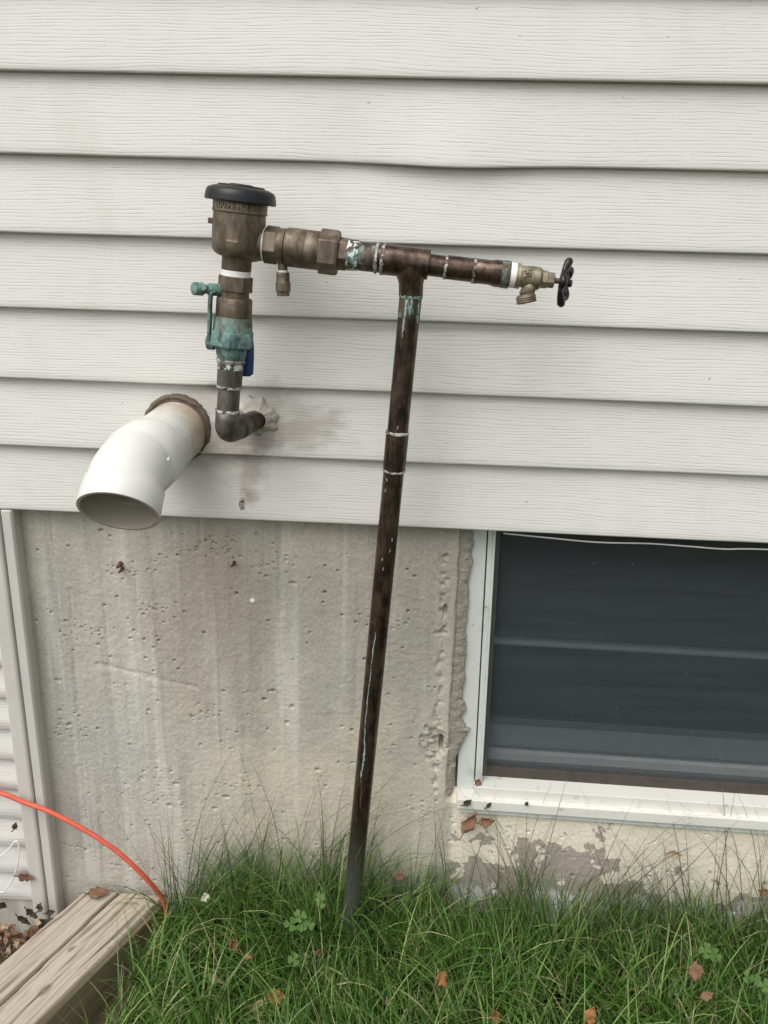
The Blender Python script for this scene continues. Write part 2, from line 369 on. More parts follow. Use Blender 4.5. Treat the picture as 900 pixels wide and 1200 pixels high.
for (kx, ky, kr) in ((.195, .036, .010), (.115, .012, .006), (.33, -.03, .008)):     # knots
    vk = n.mapv(q, (.55, 1, 0), (-kx*.55, -ky, 0)); ln = n.node('ShaderNodeVectorMath', operation='LENGTH'); n.put(ln.inputs[0], vk); dk = n.math('ADD', ln.outputs['Value'], n.math('MULTIPLY', n.math('SUBTRACT', gr2, .5), .004))
    rg = n.math('SINE', n.math('MULTIPLY', dk, 2600.0)); c = n.mix(n.math('MULTIPLY', n.smooth(dk, kr, kr*.5), n.smooth(rg, -1.0, 1.0, .35, .9)), c, (.12, .085, .055))
n.color(c); n.bump(n.math('ADD', gr, n.math('MULTIPLY', gr2, .4)), .0022, .7); M_TIMBER = n.m

def leafmat(name, a, b):
    n = N(name, .7, spec=.3); q = n.obj(); f = n.noise(q, 70, 4, .6); r = n.rand()
    c = n.mix(n.math('ADD', n.math('MULTIPLY', f, .7), n.math('MULTIPLY', r, .3)), a, b)
    c = n.mix(n.math('MULTIPLY', n.smooth(n.noise(q, 160, 3, .6), .6, .7), .6), c, tuple(v*.35 for v in a)); n.color(c); n.bump(n.noise(q, 200, 3, .6), .001); return n.m
M_LEAF_BR = leafmat('dry_leaf_brown', (.10, .05, .028), (.26, .145, .085))
M_LEAF_DK = leafmat('dry_leaf_dark', (.03, .022, .016), (.09, .06, .04))
M_LEAF_OR = leafmat('dry_leaf_orange', (.22, .085, .028), (.44, .22, .085))
M_LEAF_TAN = leafmat('dry_leaf_tan', (.26, .19, .12), (.42, .32, .21))
M_PETAL = leafmat('pale_petal', (.60, .56, .44), (.74, .71, .60))
M_CLOVER = leafmat('clover_leaf', (.045, .095, .016), (.085, .155, .032))
M_PALEW = leafmat('pale_weed', (.30, .36, .20), (.50, .54, .36))
n = N('grass_blade', .42, spec=.5); at_ = n.node('ShaderNodeAttribute', attribute_name='tint'); n.color(at_.outputs['Color'])
tl = n.node('ShaderNodeBsdfTranslucent'); n.t.links.new(at_.outputs['Color'], tl.inputs[0]); mx = n.node('ShaderNodeMixShader'); mx.inputs[0].default_value = .28
n.t.links.new(n.b.outputs[0], mx.inputs[1]); n.t.links.new(tl.outputs[0], mx.inputs[2]); n.t.links.new(mx.outputs[0], n.out.inputs[0]); M_GRASS = n.m
n = N('lawn_soil', .95, spec=.1); p = n.pos(); f = n.noise(p, 30, 6, .65); g = n.noise(p, 1.2, 4, .6)
c = n.mix(f, (.030, .034, .014), (.060, .070, .028)); xs_ = n.sep(p)[0]; c = n.mix(n.smooth(g, .3, .7), c, n.mix(f, (.035, .055, .016), (.06, .09, .03))); c = n.mix(n.smooth(xs_, -.40, -.52), c, n.mix(f, (.05, .036, .024), (.12, .09, .06))); n.color(c); n.bump(f, .01); M_SOIL = n.m

# ------------------------------------------------------------------ setting: ground
g = 45; xs = np.concatenate([np.linspace(-60, -2, 10)[:-1], np.linspace(-2, 2, 81), np.linspace(2, 60, 10)[1:]])
ys = np.concatenate([np.linspace(-60, -2, 10)[:-1], np.linspace(-2, .3, 47), np.linspace(.3, 60, 10)[1:]])
GX, GY = np.meshgrid(xs, ys, indexing='ij')
near = np.clip(1-np.hypot(GX, GY+.4)/3, 0, 1)
def ground_z(x, y): x = np.asarray(x); return np.where(x > -.35, .03*np.minimum(x+.35, 1.2), .16*np.maximum(x+.35, -.20))
GZ = ground_z(GX, GY)+.008*fbm2(GX*6, GY*6, 3)*near
V = np.stack([GX, GY, GZ], -1).reshape(-1, 3); nx, ny = GX.shape
I = np.arange(nx*ny).reshape(nx, ny); F = np.stack([I[:-1, :-1], I[1:, :-1], I[1:, 1:], I[:-1, 1:]], -1).reshape(-1, 4)
structure(link('ground', np_mesh('ground', V, F), M_SOIL, None, True))

# ------------------------------------------------------------------ siding wall
EXPO = .1016; Z0 = .80
house = empty('siding_wall', (0, 0, Z0), 'off-white wood-grain vinyl siding wall above the concrete foundation', 'wall')
prof = [(.0135, .005), (.0125, .0012), (.006, .0002), (.0015, .0004), (.0003, .0014), (.0, .0032), (.0008, .012), (.0030, .032), (.0062, .060), (.0092, .084), (.0115, .1016), (.0125, .112)]
XS = np.concatenate([np.linspace(-3.2, -.9, 20)[:-1], np.linspace(-.9, .9, 121), np.linspace(.9, 4.2, 24)[1:]])
for k in range(24):
    wy = .0024*fbm2(XS*2.4, XS*0+k*3.7, 21, 3)+.0006*fbm2(XS*11, XS*0+k*1.9, 22, 2)
    wz = .0011*fbm2(XS*1.7, XS*0+k*2.3, 23, 2)
    if k == 5:                                                     # the buckled course above the outlet
        wy = wy-.005*np.exp(-((XS-.01)/.09)**2)+.002*np.exp(-((XS+.12)/.05)**2); wz = wz-.004*np.exp(-((XS-.02)/.10)**2)
    if k == 4: wy = wy-.003*np.exp(-((XS+.02)/.12)**2)
    V = []
    for j, (py, pz) in enumerate(prof):
        fade = np.clip(1-pz/.10, 0, 1) if pz < .10 else 0
        V.append(np.stack([XS, py+wy*fade*1.0, Z0+k*EXPO+pz+wz*(fade if j < 8 else fade)], -1))
    V = np.array(V); a, b = V.shape[:2]; I = np.arange(a*b).reshape(a, b)
    F = np.stack([I[:-1, :-1], I[:-1, 1:], I[1:, 1:], I[1:, :-1]], -1).reshape(-1, 4)
    o = link('siding_panel', np_mesh('siding_panel', V.reshape(-1, 3), F), M_SIDING if k < 3 else M_SKIRT, house, True)
box('sheathing_light_block', -3.2, 4.2, .03, .25, Z0+.03, Z0+24*EXPO, M_ROOM, house, 0)  # unseen box added behind the siding to block light from the back
box('starter_strip', -3.2, 4.2, .0145, .0285, Z0+.006, Z0+.05, M_TRACK, house, 0)

# ------------------------------------------------------------------ concrete foundation with its window opening
YC = .024; WX0, WX1, WZ0 = .066, .93, .318                       # opening: left edge, right edge, bottom
step = .00155
def relief(X, Z):
    h = .0016*fbm2(X*9, Z*6, 31, 4)+.0005*fbm2(X*60, Z*60, 32, 3)+.0005*fbm2(X*240, Z*240, 33, 2)
    h += .0009*np.tanh(6*fbm2(X*28, Z*2.0, 34, 3))*.5             # board-like vertical streaks
    r = np.random.default_rng(5)
    pits = np.zeros_like(h)
    def pit(cx, cz, rx, rz, d):
        i0, i1 = np.searchsorted(X[:, 0], [cx-3*rx, cx+3*rx]); j0, j1 = np.searchsorted(Z[0], [cz-3*rz, cz+3*rz])
        if i1 <= i0 or j1 <= j0: return
        q = np.hypot((X[i0:i1, j0:j1]-cx)/rx, (Z[i0:i1, j0:j1]-cz)/rz)
        pits[i0:i1, j0:j1] = np.maximum(pits[i0:i1, j0:j1], d*np.clip(1.2-q, 0, 1)**.4)
    for _ in range(560):
        s = r.uniform(.0009, .0020)*(1 if r.random() > .12 else 1.9); pit(r.uniform(-.68, .95), r.uniform(.02, .80), s*r.uniform(.7, 1.7), s*r.uniform(.7, 1.1), r.uniform(.003, .009))
    for _ in range(18):                                           # clusters of bug holes
        cx, cz = r.uniform(-.65, .03), r.uniform(.1, .75)
        for _ in range(16): s = r.uniform(.0008, .0016); pit(cx+r.normal()*.022, cz+r.normal()*.010, s*1.4, s, r.uniform(.002, .005))
    for (a, b, dep, wid) in (((115, 778), (205, 800), .0013, .0045), ((205, 800), (232, 806), .0012, .003), ((82, 690), (92, 850), .0013, .003), ((92, 850), (100, 960), .0009, .003)):
        A, B = at(*a, YC), at(*b, YC)                             # form-board ridges and the short crack
        t = np.clip(((X-A.x)*(B.x-A.x)+(Z-A.z)*(B.z-A.z))/((B.x-A.x)**2+(B.z-A.z)**2), 0, 1)
        dd = np.hypot(X-A.x-t*(B.x-A.x), Z-A.z-t*(B.z-A.z))+.006*fbm2(X*45, Z*45, 36, 4, .65)
        pits = np.maximum(pits, dep*np.exp(-(dd/wid)**2))
    h -= pits
    # rough arris beside the window: pitted strip, chips, then the corner falling back
    eg = WX0-.018+.0016*fbm2(Z*30, Z*0, 35, 3)+.0010*fbm2(Z*120, Z*0, 38, 2)
    up = np.clip((Z-WZ0+.02)/.02, 0, 1); strip = np.exp(-((X-(eg-.018))/.006)**2)
    h -= up*strip*.0030*np.clip(fbm2(X*150, Z*110, 37, 2)+.25, 0, 1)*2
    c0 = at(508, 872, YC); q = np.hypot((X-c0.x)/.021, (Z-c0.z)/.030)+.35*fbm2(X*55, Z*55, 39, 3)
    h -= .013*np.clip(1.15-q, 0, 1)**.5*(.65+.5*fbm2(X*90, Z*90, 40, 2))          # broken-out pocket
    cs_ = at(517, 873, YC); q = np.hypot((X-cs_.x)/.0038, (Z-cs_.z)/.014)+.25*fbm2(X*80, Z*80, 44, 2); h -= .028*np.clip(1.15-q, 0, 1)**.4
    c1 = at(522, 715, YC); q = np.hypot((X-c1.x)/.004, (Z-c1.z)/.011)+.3*fbm2(X*80, Z*80, 41, 2); h -= .008*np.clip(1.1-q, 0, 1)**.5
    c2 = at(516, 742, YC); q = np.hypot((X-c2.x)/.011, (Z-c2.z)/.0035)+.3*fbm2(X*80, Z*80, 42, 2); h -= .006*np.clip(1.1-q, 0, 1)**.5
    fall = np.clip((X-eg)/.010, 0, 1); h -= up*(fall*fall*(3-2*fall))*.020
    return h
def conc_patch(x0, x1, z0, z1, st):
    a = np.linspace(x0, x1, int((x1-x0)/st)+1); b = np.linspace(z0, z1, int((z1-z0)/st)+1); X, Z = np.meshgrid(a, b, indexing='ij'); return X, Z
XL, ZL = conc_patch(-.72, WX0, -.10, .835, step)
zc = ZL[0][ZL[0] <= WZ0]; XR, ZR = np.meshgrid(np.linspace(WX0, .75, int((.75-WX0)/step)+1)[1:], zc, indexing='ij')
allV = []; allF = []; base = 0
for X, Z in ((XL, ZL), (np.vstack([XL[-1:, :len(zc)], XR]), np.vstack([ZL[-1:, :len(zc)], ZR]))):
    Y = YC-relief(X, Z)
    allV.append(np.stack([X, Y, Z], -1).reshape(-1, 3)); nx, ny = X.shape; I = np.arange(nx*ny).reshape(nx, ny)+base
    allF.append(np.stack([I[:-1, :-1], I[1:, :-1], I[1:, 1:], I[:-1, 1:]], -1).reshape(-1, 4)); base += nx*ny
def addquads(vs, quads):
    global base
    allV.append(np.array(vs, float)); allF.append(np.array(quads)+base); base += len(vs)
# body behind the cast face: side of the opening, bottom of the opening, the far pier
def slab(x0, x1, y0, y1, z0, z1):
    vs = [(x, y, z) for x in (x0, x1) for y in (y0, y1) for z in (z0, z1)]
    addquads(vs, [(0, 1, 3, 2), (4, 6, 7, 5), (0, 4, 5, 1), (2, 3, 7, 6), (0, 2, 6, 4), (1, 5, 7, 3)])
slab(-.72, WX0-.001, .055, .27, -.1, .828); slab(WX0-.001, WX1, .055, .27, -.1, WZ0-.004)
slab(WX1, 4.2, YC, .27, -.1, .828); slab(.749, WX1, YC+.001, .054, -.1, WZ0-.002)
found = link('concrete_foundation', np_mesh('concrete_foundation', np.concatenate(allV), np.concatenate(allF)), M_CONC, None, True)
tag(found, 'pitted grey cast concrete foundation with rusty streaks below the siding', 'wall')

# mortar smeared over the joint between concrete and window frame (irregular right edge)
zs = np.linspace(WZ0-.03, .812, 300); us = np.linspace(0, 1, 16); V = []
right = WX0+.005+.0030*fbm2(zs*40, zs*0, 51, 3)+.0026*fbm2(zs*150, zs*0, 52, 3)
cz = at(548, 862, YC).z; right += .013*np.exp(-((zs-cz)/.020)**2)*(1+.5*fbm2(zs*220, zs*0, 53, 2))+.006*np.exp(-((zs-cz-.05)/.012)**2)
right -= .007*np.clip((cz-.03-zs)/.03, 0, 1)
for u in us:
    X = (WX0-.019)*(1-u)+right*u; Y = .0335+.004*(1-u)**2*-1.0-.0035*math.sin(math.pi*u)+.0026*fbm2(X*110, zs*110, 54, 4, .6)+(.0 if u < .95 else .008)
    V.append(np.stack([X, Y, zs], -1))
V = np.array(V); a, b = V.shape[:2]; I = np.arange(a*b).reshape(a, b); F = np.stack([I[:-1, :-1], I[1:, :-1], I[1:, 1:], I[:-1, 1:]], -1).reshape(-1, 4)
mo = link('mortar_joint', np_mesh('mortar_joint', V.reshape(-1, 3), F), M_MORTAR, found, True)
# stones showing in the broken-out pocket
for (px, py, s) in ((499, 858, .0075), (505, 868, .006), (497, 872, .0065), (503, 883, .008), (510, 860, .005), (512, 893, .006), (494, 866, .004)):
    P = at(px, py, YC+.002); vs = []; fs = []
    for i in range(5):
        for j in range(8):
            th = math.pi*(i+.5)/5; ph = 2*math.pi*j/8; r = s*random.uniform(.75, 1.1)
            vs.append(P+Vector((r*1.25*math.sin(th)*math.cos(ph), .7*r*math.sin(th)*math.sin(ph), .75*r*math.cos(th))))
    for i in range(4):
        for j in range(8): fs.append((i*8+j, i*8+(j+1) % 8, (i+1)*8+(j+1) % 8, (i+1)*8+j))
    fs += [tuple(range(7, -1, -1)), tuple(range(32, 40))]
    link('stone', mesh('stone', vs, fs), M_STONE, found)
# rusty form ties and a paint blob on the face
for (px, py, s) in ((141, 660, .007), (143, 666, .005), (274, 659, .0055)):
    P = at(px, py, YC); pts = [P+Vector((0, .004, 0)), P+Vector((.001, -.006, -.001)), P+Vector((-.002, -.012, -.003))]
    tube('rusty_tie', pts, [s*.6, s*.5, s*.25], M_RUST, found, 7)
P = at(296, 704, YC); lathe('paint_blob', [(P+Vector((0, .003, 0)), .0045), (P+Vector((0, -.001, 0)), .004), (P+Vector((0, -.002, 0)), .0015)], M_TAPE, found, 9)

# ------------------------------------------------------------------ basement window
WL = at(560, 900, .040); wz0 = WZ0
win = empty('basement_window', (.5, .05, WZ0), 'low basement window with pale vinyl frame and dark insect screen', 'window')
TL = .0065/.45                                                    # the unit hangs slightly out of plumb
def wbox(name, x0, x1, y0, y1, z0, z1, m, par=win, bw=.0008, lean=True, drop=True):
    """box whose sides lean with the unit and whose rails fall a little to the right"""
    D = -.010 if drop else 0
    vs = [(x-(TL*(z-WZ0) if lean else 0), y, z+D*(x-.1)*max(0, 1-(z-WZ0)/.45)) for x in (x0, x1) for y in (y0, y1) for z in (z0, z1)]
    fs = [(0, 1, 3, 2), (4, 6, 7, 5), (0, 4, 5, 1), (2, 3, 7, 6), (0, 2, 6, 4), (1, 5, 7, 3)]
    o = link(name, mesh(name, vs, fs), m, par)
    if bw: bevel(o, bw)
    return o
ZT = .82
fr = wbox('outer_frame', .070, .0985, .040, .085, WZ0-.012, ZT, M_WVINYL)
wbox('frame_groove', .0984, .1008, .047, .085, WZ0+.018, ZT, M_TRACK, fr, 0)
jb = wbox('jamb_stop', .1006, .1085, .038, .085, WZ0+.016, ZT, M_WVINYL, fr, .001)
wbox('jamb_lip', .1083, .1120, .0345, .085, WZ0+.016, ZT, M_WVINYL, fr, .001)
wbox('outer_frame', .872, .905, .040, .085, WZ0-.012, ZT, M_WVINYL)
wbox('head_rail', .111, .873, .041, .085, ZT-.016, ZT, M_WVINYL)
sill = wbox('sill', .070, .905, .010, .086, WZ0-.022, WZ0-.003, M_SILL, win, .0015)
wbox('sill_step', .0985, .873, .022, .086, WZ0-.0032, WZ0+.0155, M_SILL, sill, .001)
wbox('sill_nose', .074, .905, .0165, .05, WZ0-.034, WZ0-.0218, M_WVINYL, sill, .0015)
# screen: frame of four bars and the mesh
scr = wbox('insect_screen', .1195, .868, .0590, .0594, WZ0+.032, ZT-.02, M_MESH, win, 0)
for a in ((.1118, .1205), (.867, .873)): wbox('screen_bar', a[0], a[1], .054, .064, WZ0+.0150, ZT-.017, M_SCREENF, scr, .001)
wbox('screen_bar', .1203, .8672, .0545, .0635, WZ0+.0150, WZ0+.034, M_TRACK, scr, .001)
wbox('screen_bar', .1203, .8672, .0545, .0635, ZT-.028, ZT-.017, M_SCREENF, scr, .001)
# sashes behind the screen
low = wbox('sash', .112, .872, .078, .098, WZ0+.034, WZ0+.050, M_SASH)
wbox('meeting_rail', .112, .872, .0915, .103, WZ0+.252, WZ0+.260, M_LEDGE)
wbox('pane', .112, .872, .088, .091, WZ0+.0503, WZ0+.2518, M_GLASS, win, 0)
wbox('pane', .112, .872, 0.0875, .0905, WZ0+.2522, ZT-.016, M_GLASS, win, 0)
wbox('inner_ledge', .07, .93, .104, .128, WZ0+.010, WZ0+.089, M_LEDGE, win, 0, False)
# dark room behind
R = 'room_wall'
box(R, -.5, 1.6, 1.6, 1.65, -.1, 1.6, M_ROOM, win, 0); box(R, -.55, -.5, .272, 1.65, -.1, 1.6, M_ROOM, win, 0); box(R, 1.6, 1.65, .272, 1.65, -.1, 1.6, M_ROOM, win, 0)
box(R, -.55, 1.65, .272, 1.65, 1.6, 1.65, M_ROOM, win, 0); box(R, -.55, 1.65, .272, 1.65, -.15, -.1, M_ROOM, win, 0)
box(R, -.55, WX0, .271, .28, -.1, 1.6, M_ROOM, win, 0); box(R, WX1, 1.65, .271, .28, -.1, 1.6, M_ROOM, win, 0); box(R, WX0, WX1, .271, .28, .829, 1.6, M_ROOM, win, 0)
# drooping pale bead under the siding edge
pts = [at(px, py, .012) for px, py in ((590, 625), (640, 630), (700, 635.5), (760, 637), (810, 640.5), (850, 643.5), (905, 644))]; pts.append(pts[-1]+Vector((.35, 0, .004)))
o = tube('drip_bead', spline(pts, 6), .0012, M_TRIM, None, 8); tag(o, 'thin pale sagging bead under the siding edge above the window', 'trim bead')

# ------------------------------------------------------------------ lower siding skirt and its corner channel, far left
sk = empty('skirt_wall', (-.9, 0, 0), 'pale lap siding skirt behind the channel trim at the far left', 'wall')
def vstrip(name, pf, z0, z1, m, par):
    vs = []; fs = []
    for z in (z0, z1):
        for (x, y) in pf: vs.append((x, y, z))
    k = len(pf)
    for i in range(k): j = (i+1) % k; fs.append((i, j, k+j, k+i))
    fs += [tuple(range(k-1, -1, -1)), tuple(range(k, 2*k))]
    return bevel(link(name, mesh(name, vs, fs), m, par), .0012)
TX = -.640
ch = vstrip('corner_channel', [(TX, .030), (TX, .002), (TX-.003, -.002), (TX-.017, -.002), (TX-.0185, .002), (TX-.0195, .004), (TX-.0195, .030)], .012, .7985, M_TRIM, sk)
vstrip('channel_flange', [(TX-.0195, .030), (TX-.0195, .000), (TX-.0205, -.0045), (TX-.024, -.006), (TX-.043, -.006), (TX-.046, -.003), (TX-.046, .030)], .012, .7985, M_TRIM, ch)
zk = [.045, .105, .165, .225, .285, .345, .405, .465, .525, .585, .645, .705, .765]
XK = np.linspace(-2.6, TX-.0455, 40)
for i, z in enumerate(zk):
    pf = [(.010, .004), (.002, .0002), (.0, .002), (.003, .02), (.008, .05), (.011, .068 if i < len(zk)-1 else .033)]
    V = np.array([np.stack([XK, XK*0+a, XK*0+z+b], -1) for a, b in pf]); a, b = V.shape[:2]; I = np.arange(a*b).reshape(a, b)
    link('siding_panel', np_mesh('siding_panel', V.reshape(-1, 3), np.stack([I[:-1, :-1], I[:-1, 1:], I[1:, 1:], I[1:, :-1]], -1).reshape(-1, 4)), M_SKIRT, sk, True)
box('base_strip', -2.6, TX-.047, .004, .03, -.05, .0455, M_CONC, sk, 0)
box('backing', -2.6, TX-.05, .031, .05, -.05, .798, M_TRACK, sk, 0)

# ------------------------------------------------------------------ PVC vent elbow
vent = empty('vent_elbow', PVC0, 'white plastic vent elbow with open mouth turned down out of the siding', 'vent pipe')
KN = at(150, 553, -.185); MO = at(138.5, 600, -.2265); dirm = (MO-KN).normalized()      # a 45 degree fitting on a straight stub
A0 = PVC0+Vector((0, .03, 0)); dA = (KN-PVC0).normalized(); LM = (MO-KN).length
path = [KN-dA*.083, KN-dA*.0825, KN-dA*.078, KN-dA*.0345]; rads = [.0446, .0488, .0500, .0498]
for i in range(13):
    t = i/12; path.append((1-t)**2*(KN-dA*.031)+2*t*(1-t)*KN+t*t*(KN+dirm*.017)); rads.append(.0478-.0006*math.sin(math.pi*t))
path += [KN+dirm*.0195, KN+dirm*.0225, KN+dirm*.040, MO-dirm*.001, MO, MO, MO-dirm*.003, MO-dirm*.034, MO-dirm*.035, KN+dirm*.017]; rads += [.0482, .0504, .0510, .0512, .0506, .0468, .0462, .0458, .0432, .0430]
for i in range(13):
    t = 1-i/12; path.append((1-t)**2*(KN-dA*.030)+2*t*(1-t)*KN+t*t*(KN+dirm*.017)); rads.append(.0425)
def sweep(name, path, rads, tans, m, par, sides=60):
    vs = []; fs = []; _, e1, e2 = frame(tans[0])
    for P, r, t in zip(path, rads, tans):
        e1 = (e1-t*e1.dot(t)).normalized(); e2 = t.cross(e1)
        for k in range(sides): a_ = 2*math.pi*k/sides; vs.append(P+e1*(r*math.cos(a_))+e2*(r*math.sin(a_)))
    for i in range(len(path)-1):
        for k in range(sides): k2 = (k+1) % sides; fs.append((i*sides+k, i*sides+k2, (i+1)*sides+k2, (i+1)*sides+k))
    o = link(name, mesh(name, vs, fs), m, par, True); o.data.set_sharp_from_angle(angle=math.radians(40)); return o
tans = [dA]*4+[(dA*(1-i/12)+dirm*(i/12)).normalized() for i in range(13)]+[dirm]*10+[(dA*(i/12)+dirm*(1-i/12)).normalized() for i in range(13)]
el = sweep('elbow', path[:22], rads[:22], tans[:22], M_PVC, vent)
sweep('bore', path[21:], rads[21:], tans[21:], M_PVCIN, el)
pp = lathe('pipe', [(A0, .0445), (KN-dA*.032, .0445)], M_PVC, vent, 60)
import bmesh
# flaking glue drips on the elbow's right flank
for (px, py, l) in ((193, 550, .014), (197, 540, .008), (190, 562, .006)):
    P = at(px, py, -.165); tube('glue_drip', [P+Vector((0, .008, l/2)), P+Vector((0, -.003, l*.2)), P+Vector((0, -.003, -l*.3)), P+Vector((0, .008, -l/2))], [.001, .0022, .0018, .001], M_TAPE, el, 8)
ringo = []
for (y, r) in ((.014, .0450), (.012, .0512), (.004, .0510), (.000, .0498), (-.002, .0465), (.000, .0447)): ringo.append((PVC0+Vector((0, y, .003)), r))
o = lathe('sealant_ring', ringo, M_RING, None, 64)
for v in o.data.vertices: v.co += Vector((random.uniform(-1, 1), random.uniform(-1, 1), random.uniform(-1, 1)))*.0013
tag(o, 'dark brown sealant ring round the white vent elbow', 'sealant')

# ------------------------------------------------------------------ backflow preventer assembly
YA = -.085
FOOT = at(405, 1110, -.062); FOOT.z = 0.0
asm = empty('backflow_assembly', FOOT, 'brass vacuum breaker, copper pipes and hose faucet standing on a leaning copper pipe', 'plumbing')
def rx(y):                                                        # riser axis by photo row
    return 282.5+(y-225)*(265.5-282.5)/(505-225)
def RP(y): return at(rx(y), y, YA)
def hy(x): return 286.0+(x-310)*(329.5-286.0)/(655-310)           # horizontal run axis by photo column
def HP(x): return at(x, hy(x), YA+.004)
def riser(name, rows, m, par=asm, **kw): return lathe(name, [(RP(y), w*mm(RP(y))) for y, w in rows], m, par, **kw)
def run(name, cols, m, par=asm, **kw): return lathe(name, [(HP(x), w*mm(HP(x))) for x, w in cols], m, par, **kw)
def hexr(name, rows, m, par=asm, phase=.35):
    o = riser(name, rows, m, par, sides=6, smooth=False, phase=phase); return bevel(o, .0012, 3)
def hexh(name, cols, m, par=asm, phase=.25):
    o = run(name, cols, m, par, sides=6, smooth=False, phase=phase); return bevel(o, .0012, 3)
# bonnet cap
cap = riser('bonnet_cap', [(236.5, 36), (237.5, 40.5), (236, 41.8), (231, 41.3), (225.5, 40.2), (222.5, 38), (220.3, 33), (218.6, 26), (217.3, 16), (216.8, 5)], M_BLACK, asm, sides=64, smooth=True)
riser('cap_ridge', [(219.5, 27.5), (217.7, 27.2), (217.3, 25.5), (218.6, 25)], M_BLACK, cap, sides=64)
riser('cap_ridge', [(218, 14), (216.2, 13.6), (215.9, 12), (217, 11.5)], M_BLACK, cap, sides=48)
# body
body = riser('valve_body', [(233, 29), (234, 31.6), (240, 32), (246, 31.6), (247.2, 32.3), (249.2, 32.3), (250.2, 30.6), (262, 30.9), (284, 30.6), (292, 30.0), (297, 27.5), (300, 23), (301.5, 18.5)], M_BRASS, asm, sides=64)
riser('inlet_neck', [(298, 19.2), (301, 17.6), (316, 17.4), (317.5, 16.6)], M_BRASS, body, sides=40)
outb = lathe('outlet_boss', [(at(288, 283, YA+.004), 24*mm(RP(280))), (at(300, 284.6, YA+.004), 22*mm(RP(280))), (at(306, 285.4, YA+.004), 20*mm(RP(280))), (at(309.5, 285.9, YA+.004), 19.4*mm(RP(280)))], M_BRASS, body, 40)
P = at(247, 259, YA-.004); q = mm(P); lug = lathe('lug', [(P+Vector((.010, 0, 0)), 5*q), (P+Vector((.002, 0, .0005)), 4.6*q), (P+Vector((-.003, 0, .001)), 4.4*q)], M_BRASS, body, 4, False, .78); bevel(lug, .0008)
# raised casting letters and flow arrow on the round body
axd = (RP(300)-RP(230)).normalized(); axu = -axd; sidew = axu.cross(Vector((0, -1, 0))).normalized()*-1
front = (Vector((0, -1, 0))-axu*axu.dot(Vector((0, -1, 0)))).normalized(); right_ = front.cross(axu).normalized()*-1
if right_.x < 0: right_ = -right_
def wrap(name, pts2, faces, C, R0, m, par):
    vs = []
    for (u, v, h) in pts2:
        a = u/R0; vs.append(C+axu*v+front*((R0+h)*math.cos(a))+right_*((R0+h)*math.sin(a)))
    return link(name, mesh(name, vs, faces), m, par)
fc = bpy.data.curves.new('casting', 'FONT'); fc.body = '800M4QT'; fc.size = .0125; fc.align_x = 'CENTER'; fc.resolution_u = 2; fc.offset = .0002
fo = bpy.data.objects.new('casting', fc); COL.objects.link(fo); dg = bpy.context.evaluated_depsgraph_get(); tm = fo.evaluated_get(dg).to_mesh()
tv = [tuple(v.co) for v in tm.vertices]; tf = [tuple(p.vertices) for p in tm.polygons]; fo.evaluated_get(dg).to_mesh_clear(); bpy.data.objects.remove(fo)
k = len(tv); R0 = 32*mm(RP(240))
edges = {}
for f in tf:
    for i in range(len(f)): e = (f[i], f[(i+1) % len(f)]); edges[e] = 1
sidef = [(a, b, b+k, a+k) for (a, b) in edges if (b, a) not in edges]
wrap('lettering', [(x*1.0-.002, y, .0012) for x, y, z in tv]+[(x-.002, y, -.002) for x, y, z in tv], [tuple(f) for f in tf]+sidef, RP(245.2), R0, M_BRASS_LT, body)
ar = [(-.007, -.0012), (.003, -.0012), (.003, -.003), (.008, .0), (.003, .003), (.003, .0012), (-.007, .0012)]
kk = len(ar); wrap('flow_arrow', [(x, y, .0014) for x, y in ar]+[(x, y, -.002) for x, y in ar], [tuple(range(kk))]+[(i, (i+1) % kk, kk+(i+1) % kk, kk+i) for i in range(kk)], RP(284)+axu*.002, 30.4*mm(RP(284)), M_BRASS_LT, body)
# riser below the body
riser('tape_band', [(316.5, 16.4), (317.5, 17.2), (320.5, 17), (323.5, 17.3), (324.5, 16)], M_TAPE)
hexr('hex_nut', [(323.5, 20.2), (341.5, 20.4)], M_BRASS, asm, .35)
bv = riser('ball_valve', [(341, 16.6), (348.5, 16.8), (349, 20.2), (351, 21), (370, 21.2), (371.5, 20.6)], M_BRASS, asm)
riser('valve_collar', [(371, 21.8), (378, 22.6), (385, 23), (389, 23.4)], M_BRASS_V, bv)
h2 = hexr('hex_nut', [(388, 26.4), (391, 26.8), (404, 26.8), (406, 26)], M_VERD, bv, .95)
riser('valve_outlet', [(405, 18), (414, 17.8), (420, 16), (421, 15.4)], M_VERD, bv)
riser('solder_ring', [(420.5, 15), (421.5, 16.8), (424, 16.4), (425, 15)], M_SOLDER, bv)
riser('corroded_band', [(424.5, 15.4), (432, 15.2)], M_COPPER_W, bv)
